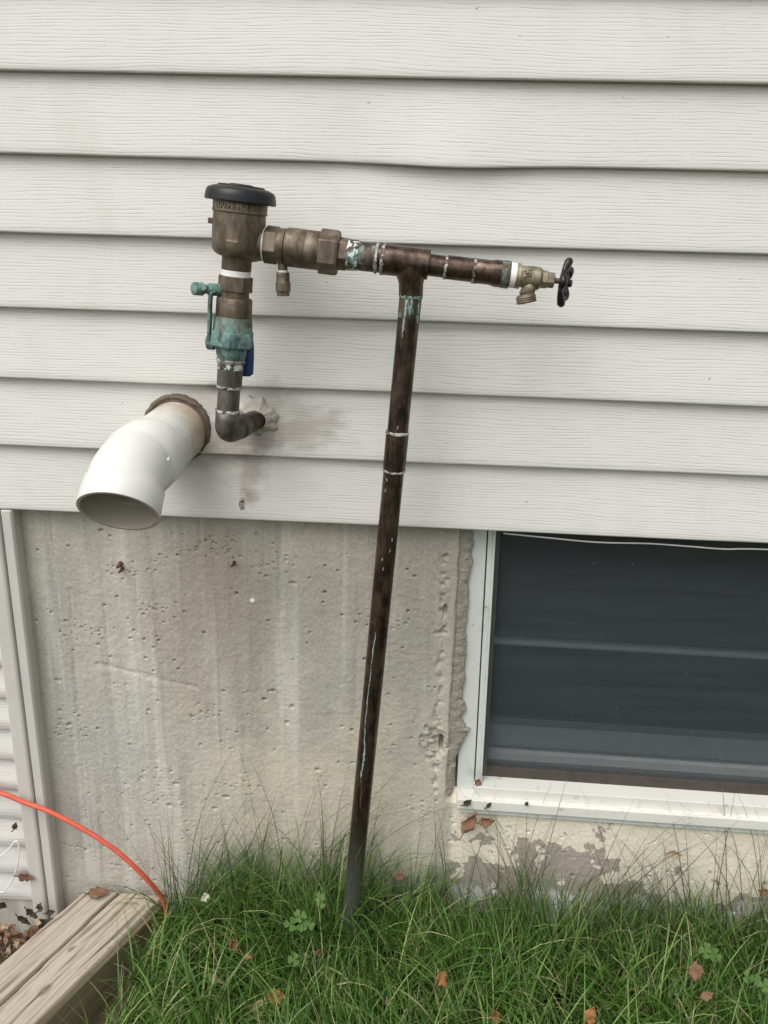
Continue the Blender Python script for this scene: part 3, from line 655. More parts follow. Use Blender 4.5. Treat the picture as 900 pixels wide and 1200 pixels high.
# side test cock, strap and grip of the ball valve
A = at(226, 338, YA-.030); B = at(258, 340, YA-.004); q = mm(A)
tc = lathe('test_cock', [(A, 6*q), (A+(B-A)*.03, 7.6*q), (A+(B-A)*.34, 7.8*q), (A+(B-A)*.38, 5.4*q), (A+(B-A)*.55, 5.2*q), (A+(B-A)*.58, 7*q), (B, 7.2*q)], M_VERD, bv, 18)
C1, C2 = at(240, 336, YA-.022), at(240, 345, YA-.020); lathe('cock_screw', [(C1+Vector((0, -.008, 0)), .0042), (C1+Vector((0, .004, -.002)), .0046)], M_BRASS_V, tc, 12)
st_pts = [at(254, 341, YA-.012), at(248.5, 344, YA-.016), at(247, 356, YA-.016), at(246.5, 378, YA-.014), at(246.5, 398, YA-.010), at(251, 404, YA-.004)]
stp = spline(st_pts, 6); vs = []; fs = []
for i, P in enumerate(stp):
    for (dx, dy) in ((-.0026, -.006), (.0010, -.006), (.0010, .006), (-.0026, .006)): vs.append(P+Vector((dx, dy, 0)))
    if i:
        b0 = (i-1)*4
        for j in range(4): fs.append((b0+j, b0+(j+1) % 4, b0+4+(j+1) % 4, b0+4+j))
fs += [(3, 2, 1, 0), tuple(len(vs)-4+j for j in range(4))]
bevel(link('handle_strap', mesh('handle_strap', vs, fs), M_BRASS_V, bv), .0006)
P = at(246, 401, YA-.006); q = mm(P); lathe('strap_washer', [(P+Vector((.006, 0, 0)), 9*q), (P+Vector((-.003, 0, 0)), 8.6*q), (P+Vector((-.0045, 0, 0)), 6*q)], M_VERD, bv, 16)
gp = [at(289, 398, YA+.022), at(290, 406, YA+.020), at(290, 420, YA+.018), at(289.5, 434, YA+.018), at(289, 440.5, YA+.018)]
vs = []; fs = []; gp = spline(gp, 5)
for i, P in enumerate(gp):
    t = i/(len(gp)-1); wdt = .0088*(1 if t < .9 else 1-(t-.9)*4); th = .0052
    for kx in range(12):
        a = 2*math.pi*kx/12; cx, sx = math.cos(a), math.sin(a)
        vs.append(P+Vector((wdt*math.copysign(abs(cx)**.5, cx), th*math.copysign(abs(sx)**.5, sx), 0)))
    if i:
        b0 = (i-1)*12
        for j in range(12): fs.append((b0+j, b0+(j+1) % 12, b0+12+(j+1) % 12, b0+12+j))
fs += [tuple(range(11, -1, -1)), tuple(len(vs)-12+j for j in range(12))]
link('handle_grip', mesh('handle_grip', vs, fs), M_BLUE, bv, True)
# copper below the valve, the elbow and the stub into the wall
riser('copper_coupling', [(431, 14.2), (432, 15), (451.5, 14.6), (452, 14)], M_COPPER_G)
riser('solder_ring', [(451, 13.4), (452, 14.9), (454.3, 14.6), (455, 13.4)], M_SOLDER)
riser('copper_pipe', [(454, 13), (481, 13)], M_COPPER_G)
riser('solder_ring', [(479.5, 13), (480.4, 14.4), (482.4, 14.4), (483, 13)], M_SOLDER)
E_top = RP(482); q = mm(RP(500)); S_in = at(288, 497, -.030)
Cn = at(264.5, 508, YA)
ep = [E_top, RP(492)]; P1 = RP(494); P3 = Cn+(S_in-Cn)*.42
for i in range(1, 12):
    t = i/11; ep.append((1-t)**2*P1+2*t*(1-t)*Cn+t*t*P3)
ep += [Cn+(S_in-Cn)*.62]
elb = tube('copper_elbow', ep, [14.1*q]+[13.9*q]*(len(ep)-2)+[13.6*q], M_COPPER_G, asm, 32)
dd = (S_in-Cn).normalized(); lathe('elbow_collar', [(Cn+(S_in-Cn)*.60, 13.6*q), (Cn+(S_in-Cn)*.61, 14.6*q), (Cn+(S_in-Cn)*.90, 14.4*q), (Cn+(S_in-Cn)*.91, 13*q)], M_COPPER_G, elb, 32)
lathe('stub_pipe', [(Cn+(S_in-Cn)*.85, 12.6*q), (STUB+Vector((.004, .03, 0)), 12.6*q)], M_COPPER, elb, 28)
# horizontal run
run('tape_band', [(308.5, 18.2), (309.2, 19.4), (310.6, 19.2), (311.2, 18)], M_TAPE)
hexh('hex_nut', [(311, 22), (326, 22)], M_BRASS, asm, .32)
un = run('check_valve', [(325.5, 19.4), (326, 20.2), (334, 20.4), (335, 19.4), (335.6, 21.6), (338, 22.2), (358, 22.2), (359, 21.6), (360, 22.2), (374, 22), (376, 20.6)], M_BRASS, asm, sides=48)
hexh('hex_nut', [(374.5, 25.4), (377, 26), (394, 26), (397.5, 24.4)], M_BRASS, un, .50)
hexh('hex_nut', [(397, 19.4), (407.5, 19.2)], M_BRASS, un, .25)
A = at(331, 305, YA+.003); B = at(331.6, 318, YA+.003); q = mm(A); D = at(332, 347, YA+.002)
lathe('test_cock_neck', [(A, 6*q), (B, 5.4*q)], M_BRASS, un, 20)
lathe('tape_band', [(B-(D-B)*.04, 6*q), (B+(D-B)*.05, 6.2*q)], M_TAPE, un, 20)
tk = lathe('test_cock', [(B+(D-B)*.04, 7.4*q), (B+(D-B)*.10, 8*q), (B+(D-B)*.40, 8*q), (B+(D-B)*.45, 9*q), (B+(D-B)*.80, 9*q), (B+(D-B)*.84, 7.8*q), (D, 7.6*q)], M_BRASS, un, 10, False)
bevel(tk, .0006); P = B+(D-B)*.38+Vector((0, -.006, 0)); lathe('cock_screw', [(P+Vector((0, .004, 0)), .0042), (P+Vector((0, -.0035, 0)), .0040)], M_BRASS_LT, tk, 12)
run('corroded_adapter', [(407, 17.4), (408, 18), (420, 17.4), (420.5, 16.6)], M_COPPER_W)
run('copper_pipe', [(420, 16.4), (441, 16.4)], M_COPPER_V)
run('solder_ring', [(439.5, 16.2), (440.3, 17.8), (442.6, 17.8), (443.2, 16.2)], M_SOLDER)
run('copper_pipe', [(442.8, 16.2), (448, 16.2)], M_COPPER)
run('solder_ring', [(446.6, 16.4), (447.2, 18.2), (450, 18), (451, 17)], M_SOLDER)
TEE = HP(482); TOPV = at(481.5, 347, YA+.004)
tee = run('pipe_tee', [(449.5, 16.4), (450, 17.8), (475, 17.6), (502.5, 17.4), (503.2, 13.4)], M_COPPER, asm, sides=44)
q = mm(TEE); lathe('tee_branch', [(TEE+(TOPV-TEE)*.0, 17*q), (TEE+(TOPV-TEE)*.42, 17.2*q), (TEE+(TOPV-TEE)*.52, 15.6*q), (TEE+(TOPV-TEE)*.62, 14.6*q), (TOPV-(TOPV-TEE)*.02, 14.4*q), (TOPV, 13.6*q)], M_COPPER, tee, 40)
run('copper_pipe', [(502.5, 12.8), (523, 12.7)], M_COPPER)
run('solder_ring', [(520.8, 12.6), (521.6, 14), (523.6, 13.8), (524.2, 12.6)], M_SOLDER)
run('copper_coupling', [(523.8, 13.2), (524.4, 13.9), (554.5, 13.7), (555, 13)], M_COPPER)
run('solder_ring', [(553.6, 13.2), (554.6, 15), (556.6, 14.6), (557.6, 13.2)], M_SOLDER)
P = at(557, 329, YA+.002); lathe('solder_drip', [(P+Vector((0, 0, .004)), .0030), (P+Vector((0, -.001, 0)), .0034), (P+Vector((0, 0, -.0035)), .0012)], M_COPPER, asm, 12)
run('copper_adapter', [(557, 13.6), (558, 14.2), (575, 14.2), (580, 15.6), (596.5, 15.4), (597.5, 14.4)], M_COPPER_V if False else M_COPPER)
run('verdigris_band', [(587, 15.5), (588, 15.8), (596.6, 15.8), (597, 15)], M_COPPER_V)
run('tape_band', [(596.5, 14), (597.4, 14.6), (604, 14.2), (605, 13.2)], M_TAPE)
# standpipe: leans left and slightly back towards the wall
SP0 = TOPV-(TOPV-TEE)*.04; SPD = FOOT-SP0
def SPt(t): return SP0+SPD*t
def srow(y):                                                      # parameter where the pipe shows at photo row y
    lo, hi = 0.0, 1.0
    for _ in range(30):
        t = (lo+hi)/2; v = SPt(t)-CAM; yy = 600-FPX*v.dot(UP)/v.dot(FW)
        lo, hi = (t, hi) if yy < y else (lo, t)
    return lo
RSP = .0143
sp = lathe('standpipe', [(SPt(i/30), RSP*(.97 if False else 1)) for i in range(31)], M_STAND, asm, 36)
t0, t1 = srow(507), srow(551)
cp = lathe('coupling', [(SPt(t0), RSP), (SPt(t0+.001), RSP+.0013), (SPt(t1-.001), RSP+.0013), (SPt(t1), RSP)], M_COPPER, sp, 36)
for t in (t0, t1): lathe('solder_ring', [(SPt(t-.0022), RSP+.0001), (SPt(t-.001), RSP+.0018), (SPt(t+.001), RSP+.0018), (SPt(t+.0022), RSP+.0001)], M_SOLDER, sp, 36)
lathe('solder_ring', [(SPt(srow(344)), RSP+.0002), (SPt(srow(345)), RSP+.0012), (SPt(srow(347.5)), RSP+.0012), (SPt(srow(349)), RSP+.0002)], M_VDRIP, sp, 36)
lathe('verdigris_sleeve', [(SPt(srow(348)), RSP+.0003), (SPt(srow(372)), RSP+.0003)], M_COPPER_V, sp, 36)
dS, e1S, e2S = frame(SPD)
if e2S.x < 0: e2S = -e2S
def drip(name, rows, m):                                          # crusty run on the pipe: (photo row, sideways -1..1, width)
    vs = []; fs = []; k = 0
    rr = []
    for i in range(len(rows)-1):
        for j in range(5):
            t = j/5; rr.append(tuple(rows[i][c]*(1-t)+rows[i+1][c]*t for c in range(3)))
    for (y, s, wd) in rr:
        a = math.asin(max(-.99, min(.99, s))); t = srow(y); wob = random.uniform(-.05, .05); wd *= random.uniform(.55, 1.35)
        for j, (da, h) in enumerate(((-1, -.0003), (-.5, .0008), (.5, .0008), (1, -.0003))):
            b = a+wob+da*wd/RSP/2; vs.append(SPt(t)+e1S*(RSP+h)*math.cos(b)+e2S*(RSP+h)*math.sin(b))
    for i in range(len(rr)-1):
        for j in range(3): fs.append((i*4+j, i*4+j+1, i*4+5+j, i*4+4+j))
    return link(name, mesh(name, vs, fs), m, sp, True)
drip('verdigris_run', [(347, -.35, .004), (356, -.28, .0045), (370, -.33, .003), (388, -.40, .0022), (396, -.40, .0008)], M_VDRIP)
drip('verdigris_run', [(347, .15, .003), (353, .2, .004), (362, .1, .002), (370, .1, .0008)], M_VDRIP)
drip('verdigris_run', [(347, .75, .004), (354, .8, .004), (366, .82, .0022), (380, .82, .001)], M_VDRIP)
drip('verdigris_run', [(736, -.20, .0008), (750, -.28, .0022), (770, -.34, .0016), (800, -.36, .0018), (830, -.40, .0016), (858, -.34, .0018), (876, -.18, .0032), (890, -.20, .0036), (902, -.32, .0024), (912, -.28, .001)], M_VDRIP)
drip('paint_run', [(905, -.30, .001), (925, -.1, .0022), (945, -.1, .001)], M_RUST)
for (y, s, wd) in ((560, -.55, .0016), (572, -.6, .0014), (628, .5, .0013), (652, -.25, .0022), (662, -.1, .0016), (527, .1, .0016), (498, .0, .0014), (640, .4, .0014)):
    drip('solder_fleck', [(y-2, s, wd*.5), (y, s, wd), (y+3, s, wd*.4)], M_SOLDER)
# hose faucet
fa = run('hose_faucet', [(604, 12.5), (604.4, 14.4), (609.5, 14.6), (610, 12.4), (614, 12.8), (626, 13.4), (632, 13.0), (634.5, 10.5)], M_BRASS_LT, asm, sides=36)
hexh('bonnet_nut', [(633.5, 10.6), (641.5, 10.6)], M_BRASS_LT, fa, .3); hexh('packing_nut', [(641, 9.4), (649.5, 9.2)], M_BRASS_LT, fa, .3)
run('valve_stem', [(649, 3.4), (664, 3.2)], M_BRASS, fa, sides=14)
A = HP(622); A.y += .0; B = at(616.0, 346.5, YA-.004); Cc = at(617.5, 356.5, YA-.006); q = mm(A)
tube('spout', [A, A+(B-A)*.5+Vector((.002, 0, 0)), B], [8.6*q, 8.0*q, 8.4*q], M_BRASS_LT, fa, 24)
dC = (Cc-B).normalized(); D2 = Vector((.22, -.04, -.96)).normalized()
thr = lathe('spout_thread', [(B-D2*.002, 9*q), (B, 11.2*q), (B+D2*.0022, 11.8*q), (B+D2*.003, 11.2*q), (B+D2*.0045, 11.9*q), (B+D2*.0055, 11.2*q), (B+D2*.007, 11.9*q), (B+D2*.009, 11.4*q), (B+D2*.009, 9.6*q), (B+D2*.003, 9.2*q)], M_BRASS, fa, 36)
# raised casting scrolls on the faucet body
P = at(617, 320, YA-.0105); 
for (dx, dz, rot) in ((-.003, .002, .3), (.0015, .0, -.5), (.004, -.003, .4), (-.001, -.004, 1.0), (.0045, .003, .1)):
    a = P+Vector((dx, 0, dz)); dv = Vector((math.cos(rot), 0, math.sin(rot)))*.003; tube('casting_mark', [a-dv, a+Vector((0, -.0012, .0006)), a+dv], [.0008, .0011, .0008], M_BRASS_LT, fa, 6)
# hand wheel: five-lobed rim, spokes and hub
WC = HP(660.5)+Vector((.001, -.003, -.001)); wd_ = (HP(660)-HP(600)).normalized(); wd_ = (wd_+Vector((0, -.27, 0))).normalized(); _, w1, w2 = frame(wd_)
RW = 21.8*mm(WC); pts = []; rad = []
for i in range(80):
    a = 2*math.pi*i/80; r = RW*(1+.12*math.cos(5*a+.4)); pts.append(WC+w1*(r*math.cos(a))+w2*(r*math.sin(a))+wd_*.0012*math.cos(5*a+.4)); rad.append(.0046+.0010*math.cos(5*a+.4))
vs = []; fs = []; sd_ = 12
for i, P in enumerate(pts):
    ra = (P-WC).normalized()
    for j in range(sd_):
        b = 2*math.pi*j/sd_; vs.append(P+ra*(rad[i]*math.cos(b))+wd_*(rad[i]*.95*math.sin(b)))
for i in range(80):
    for j in range(sd_): i2 = (i+1) % 80; j2 = (j+1) % sd_; fs.append((i*sd_+j, i2*sd_+j, i2*sd_+j2, i*sd_+j2))
wh = link('hand_wheel', mesh('hand_wheel', vs, fs), M_BLACKP, asm, True)
lathe('wheel_hub', [(WC-wd_*.006, .0058), (WC-wd_*.004, .0066), (WC+wd_*.004, .0066), (WC+wd_*.0055, .005), (WC+wd_*.009, .0042), (WC+wd_*.0095, .003)], M_BLACKP, wh, 16)
for i in range(5):
    a = 2*math.pi*i/5-.08; e = w1*math.cos(a)+w2*math.sin(a); tube('spoke', [WC+e*.004, WC+e*(RW*.95)], [.0036, .0028], M_BLACKP, wh, 10)
# sealant patch where the stub enters
vs = []; fs = []; ns, nr = 72, 9
for i in range(nr):
    for k in range(ns):
        a = 2*math.pi*k/ns; t = i/(nr-1); R_ = .013+(.013+.018*float(fbm2(np.array(math.cos(a)*2+5), np.array(math.sin(a)*2+5), 61, 3))+.006*math.cos(a-.9))*t
        yy = -.008*(1-t)**1.5-.0012+.0006*random.uniform(-1, 1)+.0105*max(0, t-.75)
        vs.append(STUB+Vector((-.002+R_*math.cos(a)*1.02, yy+.004*(t > .99)+.004, .0+R_*math.sin(a)*1.0)))
for i in range(nr-1):
    for k in range(ns): k2 = (k+1) % ns; fs.append((i*ns+k, (i+1)*ns+k, (i+1)*ns+k2, i*ns+k2))
o = link('sealant_patch', mesh('sealant_patch', vs, fs), M_CAULK, None, True); tag(o, 'whitish mouldy sealant patch where the copper stub enters the siding', 'sealant')
# blob of brown residue hanging on the lowest course
P = at(283, 590, .001); vs = []; fs = []
for i in range(6):
    for k in range(12):
        th = math.pi*(i+.5)/6; a = 2*math.pi*k/12; r = random.uniform(.7, 1.15); vs.append(P+Vector((random.uniform(-.002, .002)+.0035*r*math.sin(th)*math.cos(a), .0011*r*math.sin(th)*math.sin(a), .009*r*math.cos(th))))
for i in range(5):
    for k in range(12): fs.append((i*12+k, i*12+(k+1) % 12, (i+1)*12+(k+1) % 12, (i+1)*12+k))
fs += [tuple(range(11, -1, -1)), tuple(range(60, 72))]
o = link('foam_residue', mesh('foam_residue', vs, fs), M_CAULK, None, True); tag(o, 'small brown crust stuck on the lowest siding course under the copper elbow', 'residue')

# ------------------------------------------------------------------ landscape timber
TZ = .073; TB = Vector((-.590, .014, 0)); TA = Vector((-.441, .010, 0)); TD = Vector((-.105, -.247, 0)).normalized(); TN = Vector((TD.y, -TD.x, 0))
if TN.x < 0: TN = -TN
TW = (TA-TB).dot(TN); TLn = 1.05; TH = .15
tim = bpy.data.objects.new('landscape_timber', None)
nu = 110; nl = 240
us = np.linspace(0, TW, nu); ls = np.concatenate([np.linspace(0, .45, 180), np.linspace(.45, TLn, 61)[1:]])
Lg, Ug = np.meshgrid(ls, us, indexing='ij')
crack = TW*(.425+.10*np.clip(Lg, 0, .5)/.5*.6)+.0022*fbm2(Lg*9, Lg*0, 71, 3)+.0012*fbm2(Lg*40, Lg*0, 74, 2)
hz = .0016*fbm2(Lg*3, Ug*45, 72, 4)+.0012*fbm2(Lg*8, Ug*150, 73, 3)
hz -= .034*np.exp(-((Ug-crack)/.0021)**2)*np.clip((Lg+.02)/.03, 0, 1)
c2 = TW*.74+.006*fbm2(Lg*5, Lg*0, 75, 3); hz -= .0035*np.exp(-((Ug-c2)/.0013)**2)*(fbm2(Lg*7, Lg*0, 76, 2) > -.1)
c3 = TW*.18+.003*fbm2(Lg*5, Lg*0, 77, 3); hz -= .003*np.exp(-((Ug-c3)/.0012)**2)*(fbm2(Lg*6, Lg*0, 78, 2) > -.25)
edge = np.minimum(Ug, TW-Ug); hz -= .007*np.clip(1-edge/(.006+.002*fbm2(Lg*20, Ug*0, 79, 2)), 0, 1)**2
hz -= .006*np.clip(1-Lg/.006, 0, 1)**2
# local frame: x along the timber, y across (to the lawn), z up; origin at the back-left top corner on the wall line
def shear(l, u): return l+(u/TW)*((TA-TB).dot(TD))              # the end is cut along the wall
rowsV = []
for j, u in enumerate(us): rowsV.append(np.stack([shear(ls, u), np.full_like(ls, u)-TW/2, TZ+hz[:, j]], -1))
top = np.array(rowsV)
def side(u0, seed, sgn):
    out = []
    for k, d in enumerate(np.linspace(.004, TH+.0, 22)):
        out.append(np.stack([shear(ls, u0), np.full_like(ls, u0-TW/2)+sgn*(.0018+.0016*fbm2(ls*3, ls*0+d*60, seed, 4)-.0018*(k == 0)), np.full_like(ls, TZ-d)+ (hz[:, -1 if sgn > 0 else 0]*(k == 0))], -1))
    return np.array(out)
full = np.concatenate([side(0, 81, -1)[::-1], top, side(TW, 82, 1)]); a, b = full.shape[:2]; I = np.arange(a*b).reshape(a, b)
F = np.stack([I[:-1, :-1], I[:-1, 1:], I[1:, 1:], I[1:, :-1]], -1).reshape(-1, 4)
me = np_mesh('landscape_timber', full.reshape(-1, 3), F)
bm = bmesh.new(); bm.from_mesh(me); bm.verts.ensure_lookup_table()
bm.faces.new([bm.verts[i] for i in I[:, 0]]); bm.faces.new([bm.verts[i] for i in I[::-1, -1]]); bm.to_mesh(me); bm.free()
bpy.data.objects.remove(tim)
tim = link('landscape_timber', me, M_TIMBER, None, True)
mid = TB+TN*(TW/2); tim.matrix_world = Matrix(((TD.x, TN.x, 0, mid.x), (TD.y, TN.y, 0, mid.y), (0, 0, 1, 0), (0, 0, 0, 1)))
tag(tim, 'weathered square landscape timber with a long crack, its end against the foundation', 'timber')

# ------------------------------------------------------------------ cords
pts = [Vector((-.95, -.03, .36)), Vector((-.80, -.022, .318)), at(0, 929, -.020), at(28, 940, -.020), at(60, 952, -.021), at(100, 973, -.022), at(135, 996, -.022), at(160, 1018, -.020), at(178, 1037, -.015), at(189, 1051, -.010), at(194, 1062, -.008), at(196, 1085, -.012)]
o = tube('extension_cord', spline(pts, 8), .0043, M_CORD, None, 14); tag(o, 'orange extension cord drooping along the wall down behind the timber', 'cord')
pts = [Vector((-.80, -.012, .20)), at(-8, 1004, -.012), at(2, 1002, -.012), at(10, 995, -.012), at(18, 986, -.010), at(22, 990, -.010), at(21, 1010, -.012), at(16, 1028, -.012), at(8, 1040, -.013), at(-2, 1045, -.014), Vector((-.82, -.014, .10))]
o = tube('white_cable', spline(pts, 8), .0013, M_WIRE, None, 8); tag(o, 'thin white cable looping in front of the skirt siding at far left', 'cable')

# ------------------------------------------------------------------ leaves
def leaf_mesh(L, W, curl, fold, seed, lobes=0):
    r = random.Random(seed); n = 12; vs = []; fs = []
    for i in range(n+1):
        t = i/n; wdt = W*.5*math.sin(math.pi*min(1, t**.75))**1.15*(1+.16*math.sin(t*19+seed)+.08*math.sin(t*47+seed*2)+(.22*math.sin(t*lobes) if lobes else 0))+.0003
        a = curl*(t-.5); zc = (1-math.cos(a))*L/max(.2, abs(curl))*(1 if curl > 0 else -1); xc = math.sin(a)*L/max(.2, abs(curl)) if abs(curl) > .05 else (t-.5)*L
        for j, s in enumerate((-1, -.5, 0, .5, 1)):
            vs.append((xc, wdt*s, zc+fold*abs(s)**1.3*wdt+r.uniform(-1, 1)*.0012+W*.10*math.sin(t*7+seed+s*2.2)+(.0006 if s == 0 else 0)))
    for i in range(n):
        for j in range(4): fs.append((i*5+j, i*5+j+1, i*5+6+j, i*5+5+j))
    k = len(vs); x0, y0, z0 = vs[2]                               # stalk
    for i in range(4):
        for (dy, dz) in ((-.0006, 0), (.0006, 0), (0, .001)): vs.append((x0-i*L*.07, y0+dy+.002*i*i*.15, z0+dz+.001*i))
    for i in range(3):
        for j in range(3): fs.append((k+i*3+j, k+i*3+(j+1) % 3, k+i*3+3+(j+1) % 3, k+i*3+3+j))
    return mesh('leaf', vs, fs)
def leaf(P, L, W, rot, m, label, group, curl=1.0, fold=.4, seed=1, lobes=0, name='fallen_leaf'):
    o = link(name, leaf_mesh(L, W, curl, fold, seed, lobes), m, None, True); so_ = o.modifiers.new('s', 'SOLIDIFY'); so_.thickness = .0005
    o.location = P; o.rotation_euler = rot; return tag(o, label, 'leaf', group)
GL = 'fallen leaves around the wall and lawn'
D = math.radians
leaf(at(31, 1027, -.009), .030, .019, (D(90), D(8), D(0)), M_LEAF_BR, 'reddish brown leaf clinging to the channel trim above the timber', GL, .6, .3, 3)
leaf(at(18, 967, -.009), .016, .009, (D(90), D(-70), D(10)), M_LEAF_DK, 'small dark leaf scrap stuck on the channel trim under the orange cord', GL, .9, .5, 4)
leaf(at(3, 1060, -.012), .020, .012, (D(80), D(40), D(20)), M_LEAF_DK, 'dark curled leaf against the skirt siding at the left photo edge', GL, 1.2, .5, 5)
leaf(Vector((-.560, -.004, TZ+.006)), .038, .022, (D(24), D(-3), D(12)), M_LEAF_BR, 'brown leaf lying on the timber end against the concrete', GL, .7, .4, 6)
leaf(at(550, 963, .010), .048, .022, (D(80), D(-62), D(15)), M_LEAF_BR, 'large pointed brown leaf leaning under the window sill corner', GL, .6, .3, 7)
leaf(at(571, 962, .010), .030, .018, (D(80), D(-20), D(-10)), M_LEAF_BR, 'small orange brown leaf just right of the pointed leaf under the sill', GL, .8, .5, 8)
leaf(at(548, 940, .008), .017, .010, (D(75), D(-40), D(0)), M_LEAF_DK, 'dark leaf scrap on the left end of the window sill', GL, 1.0, .5, 9)
leaf(at(573, 943, .010), .013, .006, (D(80), D(-55), D(0)), M_LEAF_DK, 'tiny narrow dark leaf on the sill front near the corner', GL, .7, .5, 10)
leaf(at(560, 917, .030), .015, .012, (D(60), D(30), D(0)), M_LEAF_BR, 'crumpled brown leaf wedged in the lower left corner of the window', GL, 1.5, .6, 11)
leaf(at(617, 942, .008), .008, .006, (D(80), D(70), D(0)), M_LEAF_DK, 'tiny black leaf speck on the sill front edge', GL, .5, .4, 12)
leaf(at(789, 1000, -.01), .030, .013, (D(70), D(10), D(5)), M_LEAF_TAN, 'rolled tan leaf caught in tall grass below the window', GL, 1.3, 1.0, 13)
leaf(at(306, 1182, -0.201), .050, .022, (D(25), D(-50), D(30)), M_LEAF_TAN, 'curled tan leaf stem piece below the orange tip in the front grass', GL, 1.6, .7, 14)
leaf(at(325, 1168, -0.196), .032, .020, (D(40), D(5), D(10)), M_LEAF_OR, 'curled pale orange leaf tip in the front grass left of the pipe', GL, 1.2, .5, 15)
leaf(at(517, 1147, -0.191), .032, .020, (D(50), D(60), D(0)), M_LEAF_OR, 'tan orange leaf standing in the grass right of the pipe foot', GL, .9, .4, 16)
leaf(at(693, 1188, -0.221), .034, .018, (D(70), D(-80), D(0)), M_LEAF_OR, 'bright orange pointed leaf upright at the bottom photo edge', GL, .7, .3, 17)
leaf(at(580, 1191, -0.221), .022, .017, (D(45), D(20), D(40)), M_LEAF_OR, 'rounded orange leaf half sunk in grass at the bottom edge', GL, .8, .3, 18)
leaf(at(816, 1138, -0.181), .027, .024, (D(60), D(10), D(0)), M_LEAF_BR, 'round brown leaf standing in the grass at right', GL, .5, .2, 19)
leaf(at(829, 1167, -0.201), .022, .012, (D(40), D(-30), D(0)), M_LEAF_BR, 'small brown leaf in the grass below the round brown leaf', GL, .9, .4, 20)
leaf(at(274, 1108, -0.141), .024, .016, (D(50), D(60), D(0)), M_LEAF_BR, 'rusty red leaf deep in the grass beside the clover', GL, 1.2, .5, 21)
leaf(at(291, 1121, -0.151), .013, .009, (D(50), D(10), D(0)), M_LEAF_OR, 'tiny orange leaf scrap right of the rusty red leaf', GL, .8, .4, 22)
leaf(at(252, 1148, -0.171), .034, .010, (D(35), D(25), D(0)), M_LEAF_TAN, 'long narrow pale brown leaf lying in the left grass', GL, .8, .9, 23)
leaf(at(455, 1174, -0.201), .016, .010, (D(50), D(60), D(0)), M_LEAF_TAN, 'small tan leaf in the front grass below the pipe', GL, .8, .4, 24)
leaf(at(373, 1117, -0.151), .016, .009, (D(70), D(80), D(0)), M_LEAF_BR, 'small brown leaf upright beside the clover left of the pipe', GL, .5, .3, 25)
leaf(at(468, 1027, -.015), .028, .012, (D(50), D(10), D(0)), M_LEAF_BR, 'faded brown leaf in the grass against the wall right of the pipe', GL, .8, .4, 26)
leaf(at(895, 1045, -.03), .02, .012, (D(60), D(10), D(0)), M_LEAF_BR, 'brown leaf in the grass at the right photo edge', GL, .8, .4, 27)
o = leaf(at(240, 1051, -0.116), .016, .014, (D(60), D(75), D(0)), M_PETAL, 'small cream white petal caught on grass right of the timber', None, 1.2, .7, 28, name='pale_petal'); o['category'] = 'petal'
# litter in the corner left of the timber
LG = 'leaf litter in the corner beside the timber'
spots = [(38, 1070, 'dark narrow leaf standing at the foot of the channel trim', M_LEAF_DK, .030, .012, -50), (48, 1062, 'dark oval leaf against the channel trim foot beside the timber', M_LEAF_DK, .020, .013, 70), (28, 1078, 'dark pointed leaf leaning left at the channel trim foot', M_LEAF_DK, .032, .010, -48),
         (33, 1094, 'brown leaf upright in the litter touching the timber', M_LEAF_BR, .024, .013, 60), (22, 1104, 'tan leaf upright in the litter beside the timber', M_LEAF_TAN, .028, .013, 65), (10, 1092, 'brown crumpled leaf in the middle of the corner litter', M_LEAF_BR, .026, .015, 20),
         (4, 1108, 'dark brown leaf standing at the left photo edge above the timber', M_LEAF_DK, .030, .012, 80), (4, 1085, 'grey brown leaf in the litter under the skirt siding', M_LEAF_TAN, .022, .014, -20), (16, 1086, 'small brown leaf lying below the skirt siding', M_LEAF_BR, .018, .012, 40),
         (12, 1112, 'pale tan leaf edge standing next to the timber at left', M_LEAF_TAN, .026, .010, 75), (46, 1080, 'light brown leaf tucked between trim foot and timber', M_LEAF_TAN, .020, .012, 15), (60, 1068, 'small grey leaf in the gap between timber and concrete', M_LEAF_DK, .018, .010, 10)]
for i, (px, py, lb, m, L_, W_, r_) in enumerate(spots):
    leaf(at(px, py, -.018-.012*(py-1060)/15), L_, W_, (D(70+random.uniform(-20, 15)), D(-r_), D(random.uniform(-30, 30))), m, lb, LG, random.uniform(.5, 1.3), random.uniform(.3, .8), 40+i)
# fine crumbs of litter: uncountable
vs = []; fs = []
for _ in range(4200):
    x, y = random.uniform(-1.3, -.60), random.uniform(-.6, .0)
    if (Vector((x, y, 0))-mid).dot(TN) > -TW/2-.004: continue
    s = random.uniform(.004, .014); a = random.uniform(0, 6.28); tl = random.uniform(-.9, .9); z = float(ground_z(x, y))+random.uniform(.003, .022); k = len(vs)
    u = Vector((math.cos(a), math.sin(a), tl)).normalized()*s; v = Vector((-math.sin(a), math.cos(a), random.uniform(-.6, .6)))*s*.45; c = Vector((x, y, z))
    vs += [c-u, c-v, c+u, c+v+Vector((0, 0, s*.2))]; fs.append((k, k+1, k+2, k+3))
stuff(link('leaf_crumbs', mesh('leaf_crumbs', vs, fs), M_LEAF_BR), 'brown crumbled leaf litter on the soil left of the timber', 'leaf litter')

